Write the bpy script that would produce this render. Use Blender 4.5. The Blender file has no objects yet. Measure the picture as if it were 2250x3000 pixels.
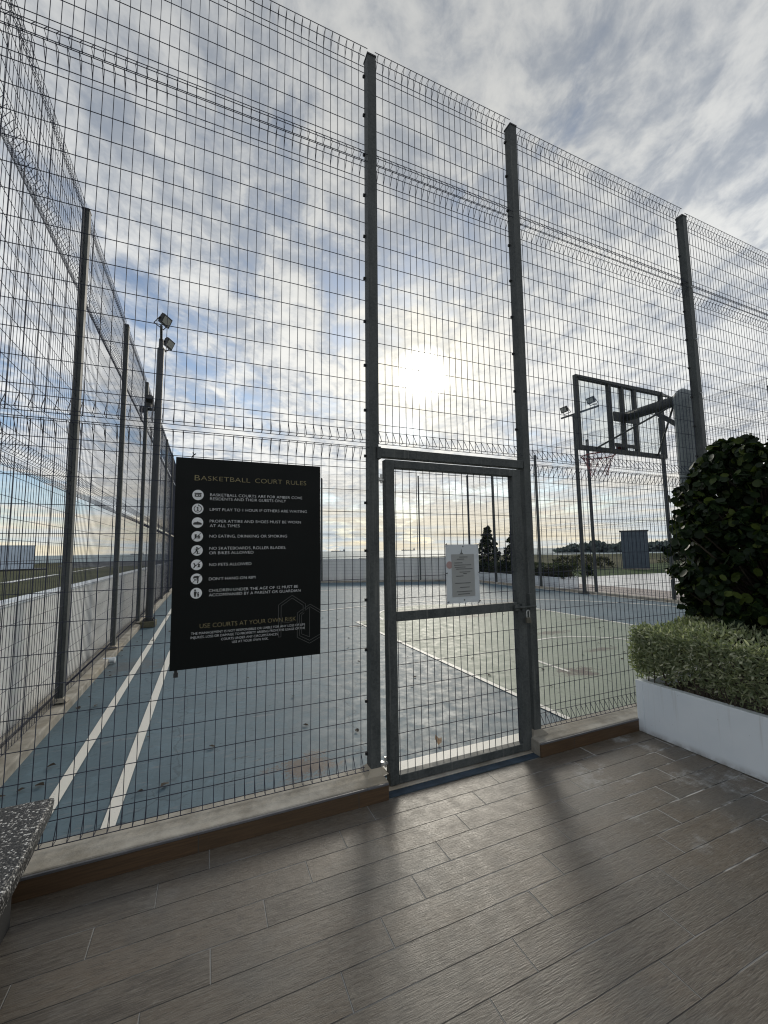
import bpy, math, random
import numpy as np
from mathutils import Vector, Matrix

random.seed(7)
RNG = np.random.default_rng(11)
SC = bpy.context.scene
COL = SC.collection
R = math.radians
SUN_AZ, SUN_EL = R(29.2), R(23.5)

# ------------------------------------------------------------------ helpers
def tag(o, label=None, cat=None, group=None, kind=None):
    if label: o['label'] = label
    if cat: o['category'] = cat
    if group: o['group'] = group
    if kind: o['kind'] = kind
    return o

def empty(name, loc, label, cat, group=None, rz=0.0):
    o = bpy.data.objects.new(name, None)
    o.empty_display_size = 0.1
    o.location = loc
    o.rotation_euler = (0, 0, rz)
    COL.objects.link(o)
    return tag(o, label, cat, group)

class MB:
    """collects vertices and faces, then links them as one mesh object"""
    def __init__(self):
        self.v = []; self.f = []; self.n = 0; self.m = []
    def add(self, v, f, mi=0):
        b = self.n
        self.v.extend([tuple(p) for p in v]); self.n += len(v)
        self.f.extend([tuple(i + b for i in q) for q in f])
        self.m.extend([mi] * len(f))
        return self
    def box(self, x0, x1, y0, y1, z0, z1, mi=0):
        v = [(x0,y0,z0),(x1,y0,z0),(x1,y1,z0),(x0,y1,z0),(x0,y0,z1),(x1,y0,z1),(x1,y1,z1),(x0,y1,z1)]
        return self.add(v, [(0,3,2,1),(4,5,6,7),(0,1,5,4),(1,2,6,5),(2,3,7,6),(3,0,4,7)], mi)
    def quad(self, a, b, c, d, mi=0):
        return self.add([a, b, c, d], [(0, 1, 2, 3)], mi)
    def beam(self, a, b, w, h, up=(0, 0, 1), mi=0):
        a = Vector(a); b = Vector(b); d = (b - a).normalized()
        u = Vector(up)
        if abs(d.dot(u)) > 0.98: u = Vector((0, 1, 0))
        s = d.cross(u).normalized(); u = s.cross(d).normalized()
        v = []
        for p in (a, b):
            for i, j in ((-1, -1), (1, -1), (1, 1), (-1, 1)):
                v.append(p + s * (i * w / 2) + u * (j * h / 2))
        return self.add(v, [(0,3,2,1),(4,5,6,7),(0,1,5,4),(1,2,6,5),(2,3,7,6),(3,0,4,7)], mi)
    def tube(self, pts, r, n=8, cap=True, mi=0, closed=False):
        pts = [Vector(p) for p in pts]
        k = len(pts)
        rs = r if isinstance(r, (list, tuple)) else [r] * k
        rings = []; ref = None
        for i in range(k):
            if closed:
                d = (pts[(i + 1) % k] - pts[i - 1])
            else:
                d = (pts[min(i + 1, k - 1)] - pts[max(i - 1, 0)])
            d = d.normalized() if d.length > 1e-9 else Vector((0, 0, 1))
            if ref is None:
                ref = Vector((0, 0, 1)) if abs(d.z) < 0.9 else Vector((1, 0, 0))
            s = d.cross(ref)
            if s.length < 1e-6:
                ref = Vector((1, 0.3, 0)); s = d.cross(ref)
            s.normalize(); u = s.cross(d).normalized(); ref = u
            rings.append([pts[i] + (s * math.cos(2 * math.pi * (j + .5) / n) + u * math.sin(2 * math.pi * (j + .5) / n)) * rs[i] for j in range(n)])
        v = [p for q in rings for p in q]; f = []
        for i in range(k if closed else k - 1):
            i2 = (i + 1) % k
            for j in range(n):
                f.append((i*n+j, i*n+(j+1) % n, i2*n+(j+1) % n, i2*n+j))
        if cap and not closed:
            f.append(tuple(reversed(range(n)))); f.append(tuple(range((k-1)*n, k*n)))
        return self.add(v, f, mi)
    def disc(self, c, r, n, ax_u, ax_v, th=0.0, mi=0):
        c = Vector(c); U = Vector(ax_u); V = Vector(ax_v)
        return self.add([c + U * (r * math.cos(2*math.pi*i/n)) + V * (r * math.sin(2*math.pi*i/n)) for i in range(n)], [tuple(range(n))], mi)
    def mesh(self, name):
        me = bpy.data.meshes.new(name)
        me.from_pydata(self.v, [], self.f)
        if any(self.m):
            me.polygons.foreach_set('material_index', self.m)
        me.update()
        return me
    def obj(self, name, mats, parent=None, bevel=0.0, smooth=False, recalc=True):
        me = self.mesh(name)
        for m in (mats if isinstance(mats, (list, tuple)) else [mats]): me.materials.append(m)
        return link(name, me, parent, bevel, smooth)

def link(name, me, parent=None, bevel=0.0, smooth=False):
    o = bpy.data.objects.new(name, me)
    COL.objects.link(o)
    if parent is not None: o.parent = parent
    if smooth:
        me.polygons.foreach_set('use_smooth', [True] * len(me.polygons))
    if bevel > 0:
        b = o.modifiers.new('edge', 'BEVEL'); b.width = bevel; b.segments = 2; b.limit_method = 'ANGLE'; b.angle_limit = R(40)
    return o

def np_mesh(name, verts, faces, mats, mi=None, parent=None):
    """fast mesh of equal-size faces from numpy arrays"""
    me = bpy.data.meshes.new(name)
    nf, k = faces.shape
    me.vertices.add(len(verts)); me.vertices.foreach_set('co', np.ascontiguousarray(verts, dtype=np.float32).ravel())
    me.loops.add(nf * k); me.loops.foreach_set('vertex_index', np.ascontiguousarray(faces, dtype=np.int32).ravel())
    me.polygons.add(nf); me.polygons.foreach_set('loop_start', np.arange(0, nf * k, k, dtype=np.int32))
    me.polygons.foreach_set('loop_total', np.full(nf, k, dtype=np.int32))
    for m in mats: me.materials.append(m)
    if mi is not None: me.polygons.foreach_set('material_index', np.asarray(mi, dtype=np.int32))
    me.update(calc_edges=True); me.validate()
    return link(name, me, parent)

# ------------------------------------------------------------------ node helpers
class NT:
    def __init__(self, tree): self.t = tree; self.l = tree.links
    def n(self, typ, **kw):
        nd = self.t.nodes.new(typ)
        for k, v in kw.items(): setattr(nd, k, v)
        return nd
    def put(self, sock, v):
        if isinstance(v, bpy.types.NodeSocket): self.l.new(v, sock)
        elif v is not None:
            if isinstance(v, (tuple, list)) and len(v) == 3 and sock.type == 'RGBA': v = (*v, 1)
            sock.default_value = v
    def math(self, op, a, b=None, c=None, clamp=False):
        nd = self.n('ShaderNodeMath', operation=op, use_clamp=clamp)
        self.put(nd.inputs[0], a)
        if b is not None: self.put(nd.inputs[1], b)
        if c is not None: self.put(nd.inputs[2], c)
        return nd.outputs[0]
    def vmath(self, op, a, b=None):
        nd = self.n('ShaderNodeVectorMath', operation=op)
        self.put(nd.inputs[0], a)
        if b is not None: self.put(nd.inputs[1], b)
        return nd.outputs['Value'] if op in ('DOT_PRODUCT', 'LENGTH', 'DISTANCE') else nd.outputs[0]
    def mix(self, f, a, b, typ='MIX'):
        nd = self.n('ShaderNodeMix', data_type='RGBA', blend_type=typ)
        self.put(nd.inputs[0], f); self.put(nd.inputs[6], a); self.put(nd.inputs[7], b)
        return nd.outputs[2]
    def ramp(self, v, lo, hi, a=0.0, b=1.0, smooth=True):
        nd = self.n('ShaderNodeMapRange', interpolation_type='SMOOTHSTEP' if smooth else 'LINEAR')
        self.put(nd.inputs['Value'], v)
        for k, x in (('From Min', lo), ('From Max', hi), ('To Min', a), ('To Max', b)): self.put(nd.inputs[k], x)
        return nd.outputs['Result']
    def noise(self, vec, scale, detail=4, rough=0.55, dist=0.0, out='Fac'):
        nd = self.n('ShaderNodeTexNoise')
        self.put(nd.inputs['Vector'], vec); self.put(nd.inputs['Scale'], scale)
        self.put(nd.inputs['Detail'], detail); self.put(nd.inputs['Roughness'], rough); self.put(nd.inputs['Distortion'], dist)
        return nd.outputs[out]
    def voro(self, vec, scale, out='Distance', feature='F1', rnd=1.0):
        nd = self.n('ShaderNodeTexVoronoi', feature=feature)
        self.put(nd.inputs['Vector'], vec); self.put(nd.inputs['Scale'], scale)
        if 'Randomness' in nd.inputs: self.put(nd.inputs['Randomness'], rnd)
        return nd.outputs[out]
    def scale(self, vec, s):
        nd = self.n('ShaderNodeMapping'); self.put(nd.inputs['Vector'], vec); nd.inputs['Scale'].default_value = s
        return nd.outputs[0]
    def xyz(self, v):
        nd = self.n('ShaderNodeSeparateXYZ'); self.put(nd.inputs[0], v); return nd.outputs
    def comb(self, x, y, z=0.0):
        nd = self.n('ShaderNodeCombineXYZ'); self.put(nd.inputs[0], x); self.put(nd.inputs[1], y); self.put(nd.inputs[2], z)
        return nd.outputs[0]
    def bump(self, h, strength, dist):
        nd = self.n('ShaderNodeBump'); self.put(nd.inputs['Height'], h)
        nd.inputs['Strength'].default_value = strength; nd.inputs['Distance'].default_value = dist
        return nd.outputs[0]
    def wpos(self): return self.n('ShaderNodeNewGeometry').outputs['Position']
    def opos(self): return self.n('ShaderNodeTexCoord').outputs['Object']

def material(name, build):
    m = bpy.data.materials.new(name); m.use_nodes = True
    t = m.node_tree; t.nodes.clear()
    N = NT(t)
    out = t.nodes.new('ShaderNodeOutputMaterial'); bs = t.nodes.new('ShaderNodeBsdfPrincipled')
    t.links.new(bs.outputs[0], out.inputs[0])
    def P(**kw):
        names = dict(color='Base Color', rough='Roughness', metal='Metallic', spec='Specular IOR Level', normal='Normal', coat='Coat Weight',
                     coatr='Coat Roughness', trans='Transmission Weight', sheen='Sheen Weight')
        for k, v in kw.items(): N.put(bs.inputs[names[k]], v)
    res = build(N, P)
    if res is not None: t.links.new(res, out.inputs[0])
    return m

def plain(name, col, rough=0.6, var=0.12, scale=8.0, metal=0.0, spec=0.5, bump=0.0):
    def b(N, P):
        p = N.wpos()
        n = N.noise(p, scale, 5, 0.6)
        lo = tuple(c * (1 - var) for c in col); hi = tuple(min(1, c * (1 + var)) for c in col)
        P(color=N.mix(N.ramp(n, 0.3, 0.7), lo, hi), rough=rough, metal=metal, spec=spec)
        if bump: P(normal=N.bump(N.noise(p, scale * 6, 4), bump, 0.01))
    return material(name, b)

# ------------------------------------------------------------------ materials
def b_galv(N, P):
    p = N.wpos()
    big = N.noise(N.scale(p, (1, 1, .35)), 9, 4, 0.6)
    sp = N.voro(p, 90, 'Color')
    spx = N.xyz(sp)[0]
    streak = N.noise(N.scale(p, (60, 60, 1.5)), 1.0, 3)
    c = N.mix(N.ramp(big, .3, .72), (.038, .044, .045), (.078, .085, .084))
    c = N.mix(N.math('MULTIPLY', spx, .22), c, (.16, .168, .165))
    c = N.mix(N.ramp(streak, .58, .72, 0, .3), c, (.22, .22, .2))
    P(color=c, rough=N.ramp(big, .2, .8, .5, .68), metal=.0, spec=.22, normal=N.bump(big, .08, .01))
M_GALV = material('galvanised_steel', b_galv)
def b_galv2(N, P):
    p = N.wpos()
    big = N.noise(N.scale(p, (1, 1, .3)), 7, 5, 0.65); sp = N.xyz(N.voro(p, 60, 'Color'))[0]
    c = N.mix(N.ramp(big, .3, .72), (.10, .12, .13), (.20, .225, .235))
    c = N.mix(N.math('MULTIPLY', sp, .3), c, (.30, .32, .32))
    P(color=c, rough=.5, spec=.3, normal=N.bump(big, .08, .01))
M_GALV2 = material('pale_galvanised_steel', b_galv2)
M_WIRE = plain('mesh_wire_steel', (.035, .04, .06), .6, .25, 3.0, .0, .12)
M_DARKMETAL = plain('black_metal', (.02, .021, .023), .5, .2, 20)
M_POLE = plain('dark_painted_pole', (.03, .034, .04), .5, .2, 6)
M_ZINC = plain('bright_zinc', (.55, .56, .55), .35, .12, 40, .7)

def b_conc(N, P):
    p = N.wpos()
    n1 = N.noise(p, 5, 6, .65); n2 = N.noise(p, 40, 5, .7); n3 = N.noise(p, 1.3, 3)
    c = N.mix(N.ramp(n1, .32, .7), (.22, .20, .165), (.43, .405, .355))
    c = N.mix(N.ramp(n3, .45, .75, 0, .55), c, (.40, .33, .23))
    c = N.mix(N.ramp(n2, .56, .72, 0, .4), c, (.16, .15, .13))
    P(color=c, rough=.8, normal=N.bump(n2, .5, .004))
M_CONC = material('kerb_concrete', b_conc)
M_TRIM = plain('grey_metal_trim', (.13, .13, .14), .4, .15, 10, .3)

def b_brown(N, P):
    p = N.wpos(); x, y, z = N.xyz(p)
    g = N.noise(N.comb(N.math('MULTIPLY', x, 2.2), y, N.math('MULTIPLY', z, 40)), 3, 5, .6)
    tid = N.math('FLOOR', N.math('MULTIPLY', N.math('ADD', x, 5.155), 1.1655))
    r = N.n('ShaderNodeTexWhiteNoise', noise_dimensions='1D'); N.put(r.inputs['W'], tid)
    c = N.mix(N.ramp(g, .3, .7), (.062, .034, .017), (.115, .066, .033))
    c = N.mix(N.math('MULTIPLY', r.outputs[0], .5), c, (.055, .04, .024))
    fr = N.math('FRACT', N.math('MULTIPLY', N.math('ADD', x, 5.155), 1.1655))
    c = N.mix(N.math('LESS_THAN', fr, .006), c, (.05, .045, .04))
    P(color=c, rough=.45)
M_BROWN = material('brown_wood_look_tile', b_brown)

TW, TL = 0.1444, 0.858
def b_deck(N, P):
    p = N.wpos(); x, y, z = N.xyz(p)
    wob = N.math('MULTIPLY', N.math('SUBTRACT', N.noise(p, 3.0, 3), .5), .005)
    yy = N.math('ADD', y, wob)
    rowf = N.math('DIVIDE', N.math('SUBTRACT', 2.281, yy), TW)
    row = N.math('FLOOR', rowf); fy = N.math('SUBTRACT', rowf, row)
    xo = N.math('DIVIDE', N.math('ADD', N.math('SUBTRACT', N.math('ADD', x, wob), .69), N.math('MULTIPLY', row, .2145)), TL)
    ci = N.math('FLOOR', xo); fx = N.math('SUBTRACT', xo, ci)
    dy = N.math('MULTIPLY', N.math('MINIMUM', fy, N.math('SUBTRACT', 1.0, fy)), TW)
    dx = N.math('MULTIPLY', N.math('MINIMUM', fx, N.math('SUBTRACT', 1.0, fx)), TL)
    d = N.math('MINIMUM', dx, dy)
    wn = N.n('ShaderNodeTexWhiteNoise', noise_dimensions='2D'); N.put(wn.inputs['Vector'], N.comb(row, ci))
    rnd = wn.outputs['Value']
    off = N.math('MULTIPLY', rnd, 37.0)
    gv = N.comb(N.math('ADD', N.math('MULTIPLY', x, 3.0), off), N.math('MULTIPLY', y, 46.0), off)
    grain = N.noise(gv, 1.6, 6, .62, .6)
    fine = N.noise(N.comb(N.math('ADD', N.math('MULTIPLY', x, 26.0), off), N.math('MULTIPLY', y, 240.0), off), 1.0, 4, .65)
    blotch = N.noise(p, 1.7, 5, .6)
    mott = N.noise(p, 11, 6, .7)
    base = N.mix(rnd, (.058, .047, .036), (.138, .108, .077))
    base = N.mix(N.ramp(grain, .3, .72), base, (.142, .121, .095))
    base = N.mix(N.ramp(fine, .33, .5, .6, 0), base, (.034, .03, .025))
    base = N.mix(N.math('MULTIPLY', N.ramp(fine, .53, .68), N.ramp(mott, .40, .62, .1, .75)), base, (.20, .185, .16))
    base = N.mix(N.ramp(blotch, .42, .68, 0, .5), base, (.085, .084, .078))
    base = N.mix(N.ramp(mott, .55, .75, 0, .3), base, (.05, .043, .036))
    # lime bloom: pale dust on tiles and joints, strongest by the planter
    near = N.ramp(N.math('ADD', x, N.math('MULTIPLY', N.noise(p, 2.1, 3), 1.0)), 2.25, 3.3)
    near2 = N.math('ADD', N.math('MULTIPLY', near, .85), .10)
    lime = N.math('MULTIPLY', N.ramp(N.noise(p, 3.1, 7, .72), .53, .67), near2)
    base = N.mix(N.math('MULTIPLY', lime, N.ramp(fine, .35, .6, .4, .95)), base, (.36, .37, .37))
    # joints
    jn = N.noise(p, 2.6, 4, .6)
    jw = N.math('ADD', N.ramp(jn, .42, .72, .0018, .0030), N.math('MULTIPLY', near, .0013))
    joint = N.math('SUBTRACT', 1.0, N.ramp(d, N.math('MULTIPLY', jw, .55), N.math('MULTIPLY', jw, 1.5)))
    endj = N.math('LESS_THAN', dx, dy)
    lightj = N.math('MAXIMUM', N.math('MULTIPLY', N.ramp(jn, .46, .6), N.math('ADD', .35, N.math('MULTIPLY', near, .65))), N.math('MULTIPLY', endj, N.math('ADD', .5, N.math('MULTIPLY', near, .5))))
    jc = N.mix(lightj, (.022, .02, .018), (.42, .42, .41))
    c = N.mix(joint, base, jc)
    halo = N.math('MULTIPLY', N.math('MULTIPLY', N.ramp(d, 0.002, .016, 1, 0), near), N.ramp(N.noise(p, 9, 4, .7), .5, .7))
    c = N.mix(N.math('MULTIPLY', halo, .85), c, (.38, .39, .39))
    P(color=c, rough=N.math('ADD', N.ramp(mott, .3, .7, .33, .47), N.math('MULTIPLY', joint, .25)), spec=.6,
      normal=N.bump(N.math('SUBTRACT', N.math('ADD', N.math('MULTIPLY', grain, .5), N.math('MULTIPLY', fine, .8)), N.math('MULTIPLY', joint, 1.5)), .85, .0024))
M_DECK = material('wood_look_deck_tile', b_deck)

def court(name, c0, c1, dirt, rough=.58):
    def b(N, P):
        p = N.wpos(); x, y, z = N.xyz(p)
        n1 = N.noise(p, .9, 6, .65); n2 = N.noise(p, 7, 6, .7); n3 = N.noise(p, 60, 4, .7)
        scr = N.noise(N.scale(p, (1.2, 6, 1)), 3.2, 5, .7, 1.2)
        c = N.mix(N.ramp(n1, .3, .7), c0, c1)
        c = N.mix(N.ramp(n2, .5, .72, 0, .6), c, tuple(v * 1.35 for v in c1))
        n4 = N.noise(p, 17, 6, .75)
        c = N.mix(N.ramp(n4, .54, .68, 0, .5), c, tuple(v * .62 for v in c0))
        spk = N.math('ADD', N.voro(p, 5.5, 'Distance'), N.math('MULTIPLY', n4, .12))
        c = N.mix(N.ramp(spk, .085, .125, .7, 0), c, tuple(v * .3 for v in c0))
        c = N.mix(N.ramp(scr, .56, .70, 0, .5), c, dirt)
        scr2 = N.noise(N.scale(p, (1.0, 5, 1)), 5.5, 5, .7, 1.0)
        c = N.mix(N.ramp(scr2, .60, .67, 0, .7), c, tuple(v * .35 for v in c0))
        c = N.mix(N.ramp(n3, .62, .75, 0, .35), c, tuple(v * .5 for v in c0))
        # muddy patches
        for (sx, sy, rx, ry, k) in ((.68, 3.02, .26, .2, .95), (4.17, 3.8, .35, .22, .7), (5.65, 5.7, .5, .16, .6), (7.4, 6.5, .5, .15, .55), (5.5, 7.85, .8, .22, .6), (5.35, 4.45, .35, .1, .55), (-.9, 6.6, .5, .5, .3)):
            dd = N.vmath('LENGTH', N.comb(N.math('DIVIDE', N.math('SUBTRACT', x, sx), rx), N.math('DIVIDE', N.math('SUBTRACT', y, sy), ry)))
            dd = N.math('ADD', dd, N.math('MULTIPLY', N.math('SUBTRACT', n2, .5), 3.4)); dd = N.math('ADD', dd, N.math('MULTIPLY', N.math('SUBTRACT', n3, .5), 2.2))
            c = N.mix(N.ramp(dd, .35, 1.0, min(1, k * 1.35), 0), c, (.085, .062, .05))
        crack = N.voro(N.vmath('ADD', p, N.scale(N.noise(p, 3, 4, out='Color'), (.4, .4, .4))), .55, feature='DISTANCE_TO_EDGE')
        c = N.mix(N.ramp(crack, .001, .006, .5, 0), c, tuple(v * .45 for v in c0))
        P(color=c, rough=N.ramp(n2, .3, .7, rough - .08, rough + .1), spec=.36, normal=N.bump(N.math('ADD', n3, N.math('MULTIPLY', n2, .15)), .3, .003))
    return material(name, b)
M_BLUE = court('court_blue_paint', (.070, .115, .145), (.098, .155, .192), (.20, .20, .21))
M_GREEN = court('court_green_paint', (.215, .255, .20), (.265, .305, .24), (.32, .34, .29))
def b_line(N, P):
    p = N.wpos()
    w = N.ramp(N.noise(p, 45, 5, .7), .6, .72, 0, .6)
    P(color=N.mix(w, (.74, .72, .66), (.25, .28, .3)), rough=.55)
M_LINE = material('white_line_paint', b_line)

def b_white(N, P):
    p = N.wpos()
    n = N.noise(p, 2.5, 5, .6); s = N.noise(p, 120, 2)
    c = N.mix(N.ramp(n, .3, .7), (.71, .76, .80), (.78, .82, .85))
    spk = N.voro(p, 16, 'Distance')
    c = N.mix(N.ramp(spk, .035, .05, .5, 0), c, (.3, .3, .3))
    z = N.xyz(p)[2]
    run = N.noise(N.scale(p, (26, 26, 1.3)), 1.0, 4, .6)
    c = N.mix(N.math('MULTIPLY', N.ramp(run, .56, .74), N.ramp(z, .05, .42, .06, .38)), c, (.44, .43, .39))
    c = N.mix(N.math('MULTIPLY', N.ramp(z, .0, .06, 1, 0), N.ramp(N.noise(p, 14, 4), .3, .65, .2, .75)), c, (.25, .24, .22))
    P(color=c, rough=.55, normal=N.bump(s, .06, .002))
M_WHITE = material('white_painted_render', b_white)
def b_wall(N, P):
    p = N.wpos()
    n = N.noise(N.scale(p, (1, 1, .25)), 3.0, 5, .65)
    P(color=N.mix(N.ramp(n, .3, .72), (.72, .73, .72), (.83, .83, .81)), rough=.7)
M_WALL = material('off_white_parapet_panel', b_wall)
M_SOIL = plain('dark_soil', (.035, .026, .02), .9, .3, 20, bump=.6)

def b_sign(N, P):
    p = N.wpos()
    P(color=(.004, .0055, .0055), rough=N.ramp(N.noise(p, 6, 3), .3, .7, .4, .5), spec=.14)
M_SIGN = material('black_sign_panel', b_sign)
M_GOLD = plain('gold_vinyl', (.235, .20, .095), .45, .12, 60, .0)
M_VINYL = plain('white_vinyl', (.70, .72, .73), .5, .06, 60)
M_OUTL = plain('dim_grey_vinyl', (.05, .053, .052), .5, .08, 60)
M_ICONBLACK = plain('black_vinyl', (.012, .014, .014), .5, .1, 60)

def b_pebble(N, P):
    p = N.wpos()
    col = N.voro(p, 120, 'Color'); d = N.voro(p, 120, 'Distance')
    r = N.xyz(col)[0]
    c = N.mix(N.ramp(r, .66, .74), (.018, .019, .021), (.26, .25, .235))
    c = N.mix(N.ramp(r, .88, .91), c, (.66, .65, .62))
    c = N.mix(N.ramp(d, .45, .62), c, (.03, .03, .03))
    big = N.noise(p, 4, 3)
    c = N.mix(N.ramp(big, .5, .7, 0, .3), c, (.05, .048, .045))
    P(color=c, rough=.45, normal=N.bump(N.math('SUBTRACT', 1.0, d), .9, .004))
M_PEBBLE = material('pebble_wash', b_pebble)

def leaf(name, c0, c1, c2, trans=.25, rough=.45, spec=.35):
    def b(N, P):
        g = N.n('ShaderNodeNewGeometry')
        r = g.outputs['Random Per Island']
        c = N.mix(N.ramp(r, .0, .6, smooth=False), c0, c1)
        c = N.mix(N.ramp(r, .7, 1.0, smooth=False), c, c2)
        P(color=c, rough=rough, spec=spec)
        bs = [n for n in N.t.nodes if n.type == 'BSDF_PRINCIPLED'][0]
        tr = N.n('ShaderNodeBsdfTranslucent'); N.put(tr.inputs[0], N.mix(1.0, c, (1.0, 1.15, .45), 'MULTIPLY'))
        mx = N.n('ShaderNodeMixShader'); mx.inputs[0].default_value = trans
        N.l.new(bs.outputs[0], mx.inputs[1]); N.l.new(tr.outputs[0], mx.inputs[2])
        return mx.outputs[0]
    return material(name, b)
M_HEDGE = leaf('variegated_hedge_leaf', (.13, .16, .095), (.28, .31, .19), (.66, .65, .50), .30, .6)
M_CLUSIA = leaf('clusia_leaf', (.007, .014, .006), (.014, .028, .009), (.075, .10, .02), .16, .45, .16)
M_FARHEDGE = leaf('far_hedge_leaf', (.03, .045, .02), (.06, .08, .035), (.09, .11, .045), .2, .6)
M_BUSH = leaf('scrub_leaf', (.04, .05, .025), (.065, .07, .035), (.09, .085, .045), .15, .7)
M_WOOD = leaf('far_wood_leaf', (.075, .10, .105), (.10, .125, .125), (.12, .14, .135), .1, .8)
M_BARK = plain('bark', (.06, .045, .032), .85, .3, 30)

# ------------------------------------------------------------------ camera
CAM_H = 1.5
fw = Vector((.39375, .91443, .09308)); 
yaw, pit, rol = .4066, .0932, -.0152
fw = Vector((math.sin(yaw)*math.cos(pit), math.cos(yaw)*math.cos(pit), math.sin(pit)))
r0 = Vector((math.cos(yaw), -math.sin(yaw), 0)); u0 = r0.cross(fw)
rr = r0 * math.cos(rol) + u0 * math.sin(rol); uu = u0 * math.cos(rol) - r0 * math.sin(rol)
cam = bpy.data.cameras.new('camera'); co = bpy.data.objects.new('camera', cam); COL.objects.link(co)
M = Matrix((rr, uu, -fw)).transposed().to_4x4(); M.translation = (0, 0, CAM_H)
co.matrix_world = M
cam.sensor_fit = 'VERTICAL'; cam.sensor_height = 36; cam.sensor_width = 27
cam.lens = 1205.45 / 3000 * 36
cam.clip_start = .05; cam.clip_end = 60000
SC.camera = co

# ------------------------------------------------------------------ sun and sky
sl = bpy.data.lights.new('sun', 'SUN'); sl.energy = 1.25; sl.angle = R(15); sl.color = (1.0, .93, .80)
so = bpy.data.objects.new('sun', sl); COL.objects.link(so)
SD = Vector((math.sin(SUN_AZ)*math.cos(SUN_EL), math.cos(SUN_AZ)*math.cos(SUN_EL), math.sin(SUN_EL)))
so.rotation_euler = SD.to_track_quat('Z', 'Y').to_euler(); so.location = SD * 50

W = bpy.data.worlds.new('World'); SC.world = W; W.use_nodes = True
wt = W.node_tree; wt.nodes.clear(); N = NT(wt)
wo = N.n('ShaderNodeOutputWorld'); bg = N.n('ShaderNodeBackground'); wt.links.new(bg.outputs[0], wo.inputs[0])
bg.inputs['Strength'].default_value = .1
D = N.n('ShaderNodeTexCoord').outputs['Generated']
sky = N.n('ShaderNodeTexSky', sky_type='NISHITA'); sky.sun_disc = False
sky.sun_elevation = SUN_EL; sky.sun_rotation = SUN_AZ; sky.air_density = 1.0; sky.dust_density = .6; sky.ozone_density = 2.0
dx_, dy_, dz_ = N.xyz(D)
h = N.math('MAXIMUM', dz_, 0.0)
k = N.math('DIVIDE', 1.0, N.math('ADD', h, .11))
ca, sa = math.cos(SUN_AZ + R(-3)), math.sin(SUN_AZ + R(-3))
along = N.math('MULTIPLY', N.math('ADD', N.math('MULTIPLY', dx_, sa), N.math('MULTIPLY', dy_, ca)), k)
across = N.math('MULTIPLY', N.math('SUBTRACT', N.math('MULTIPLY', dx_, ca), N.math('MULTIPLY', dy_, sa)), k)
P0 = N.comb(N.math('MULTIPLY', along, .55), across, 3.7)
warp = N.noise(P0, 1.1, 3, .5, out='Color')
P1 = N.vmath('ADD', P0, N.scale(N.vmath('SUBTRACT', warp, (.5, .5, .5)), (.6, .6, .0)))
cov = N.noise(P1, 1.25, 6, .6)
bands = N.noise(N.comb(N.math('MULTIPLY', along, .22), across, 9.1), 1.5, 4, .5)
w2 = N.noise(P0, 5.0, 2, .5, out='Color')
P2 = N.vmath('ADD', N.comb(N.math('MULTIPLY', along, .85), across, 1.3), N.scale(N.vmath('SUBTRACT', w2, (.5, .5, .5)), (.12, .12, 0)))
rip = N.noise(P2, 5.0, 8, .62)
fine = N.noise(P2, 17, 6, .6)
cf = N.math('ADD', N.math('ADD', N.math('MULTIPLY', cov, .72), N.math('MULTIPLY', bands, .28)), N.math('MULTIPLY', N.math('SUBTRACT', rip, .5), .34))
sund = N.vmath('DOT_PRODUCT', N.vmath('NORMALIZE', D), tuple(SD))
ang = N.math('ARCCOSINE', N.math('MINIMUM', sund, 1.0))
left = N.ramp(N.math('SUBTRACT', N.math('MULTIPLY', dx_, math.cos(SUN_AZ)), N.math('MULTIPLY', dy_, math.sin(SUN_AZ))), -.75, -.1, 1, 0)
thr = N.math('ADD', .372, N.math('MULTIPLY', N.math('MULTIPLY', left, N.ramp(dz_, .70, .38, 0, 1)), .085))
thick = N.ramp(cf, N.math('SUBTRACT', thr, .075), N.math('ADD', thr, .085), .14, 1.0)
# clear sky between the clouds
blue = N.mix(1.0, sky.outputs[0], (.95, 1.02, 1.05), 'MULTIPLY')
lo_h = N.ramp(h, .0, .22, 1, 0)
# cloud light: pale grey-lavender away from the sun, cream low down, white round the sun
tone = N.math('ADD', N.math('ADD', N.math('MULTIPLY', rip, .60), N.math('MULTIPLY', fine, .30)), N.math('MULTIPLY', cov, .30))
lit = N.ramp(tone, .475, .715)
cl = N.mix(lit, (4.0, 4.4, 5.05), (8.3, 8.3, 8.2))
glow = N.math('POWER', N.ramp(ang, 0.0, R(55), 1, 0, False), 1.8)
cl = N.mix(N.math('MULTIPLY', glow, N.ramp(lit, 0, 1, .35, .9)), cl, (10.5, 10.0, 8.9))
band = N.noise(N.comb(N.math('MULTIPLY', dx_, 2.0), N.math('MULTIPLY', dy_, 2.0), N.math('MULTIPLY', dz_, 30.0)), 1.5, 5, .55)
cream = N.mix(N.ramp(band, .36, .60), (6.2, 6.9, 7.2), (9.2, 8.0, 5.7))
cl = N.mix(N.math('MULTIPLY', lo_h, .80), cl, cream)
skyc = N.mix(N.math('MAXIMUM', thick, N.math('MULTIPLY', lo_h, .82)), blue, cl)
hi = N.ramp(dz_, .30, .90, .98, .62)
skyc = N.mix(1.0, skyc, N.comb(N.math('MULTIPLY', hi, .98), hi, N.math('MULTIPLY', hi, 1.02)), 'MULTIPLY')
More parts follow.
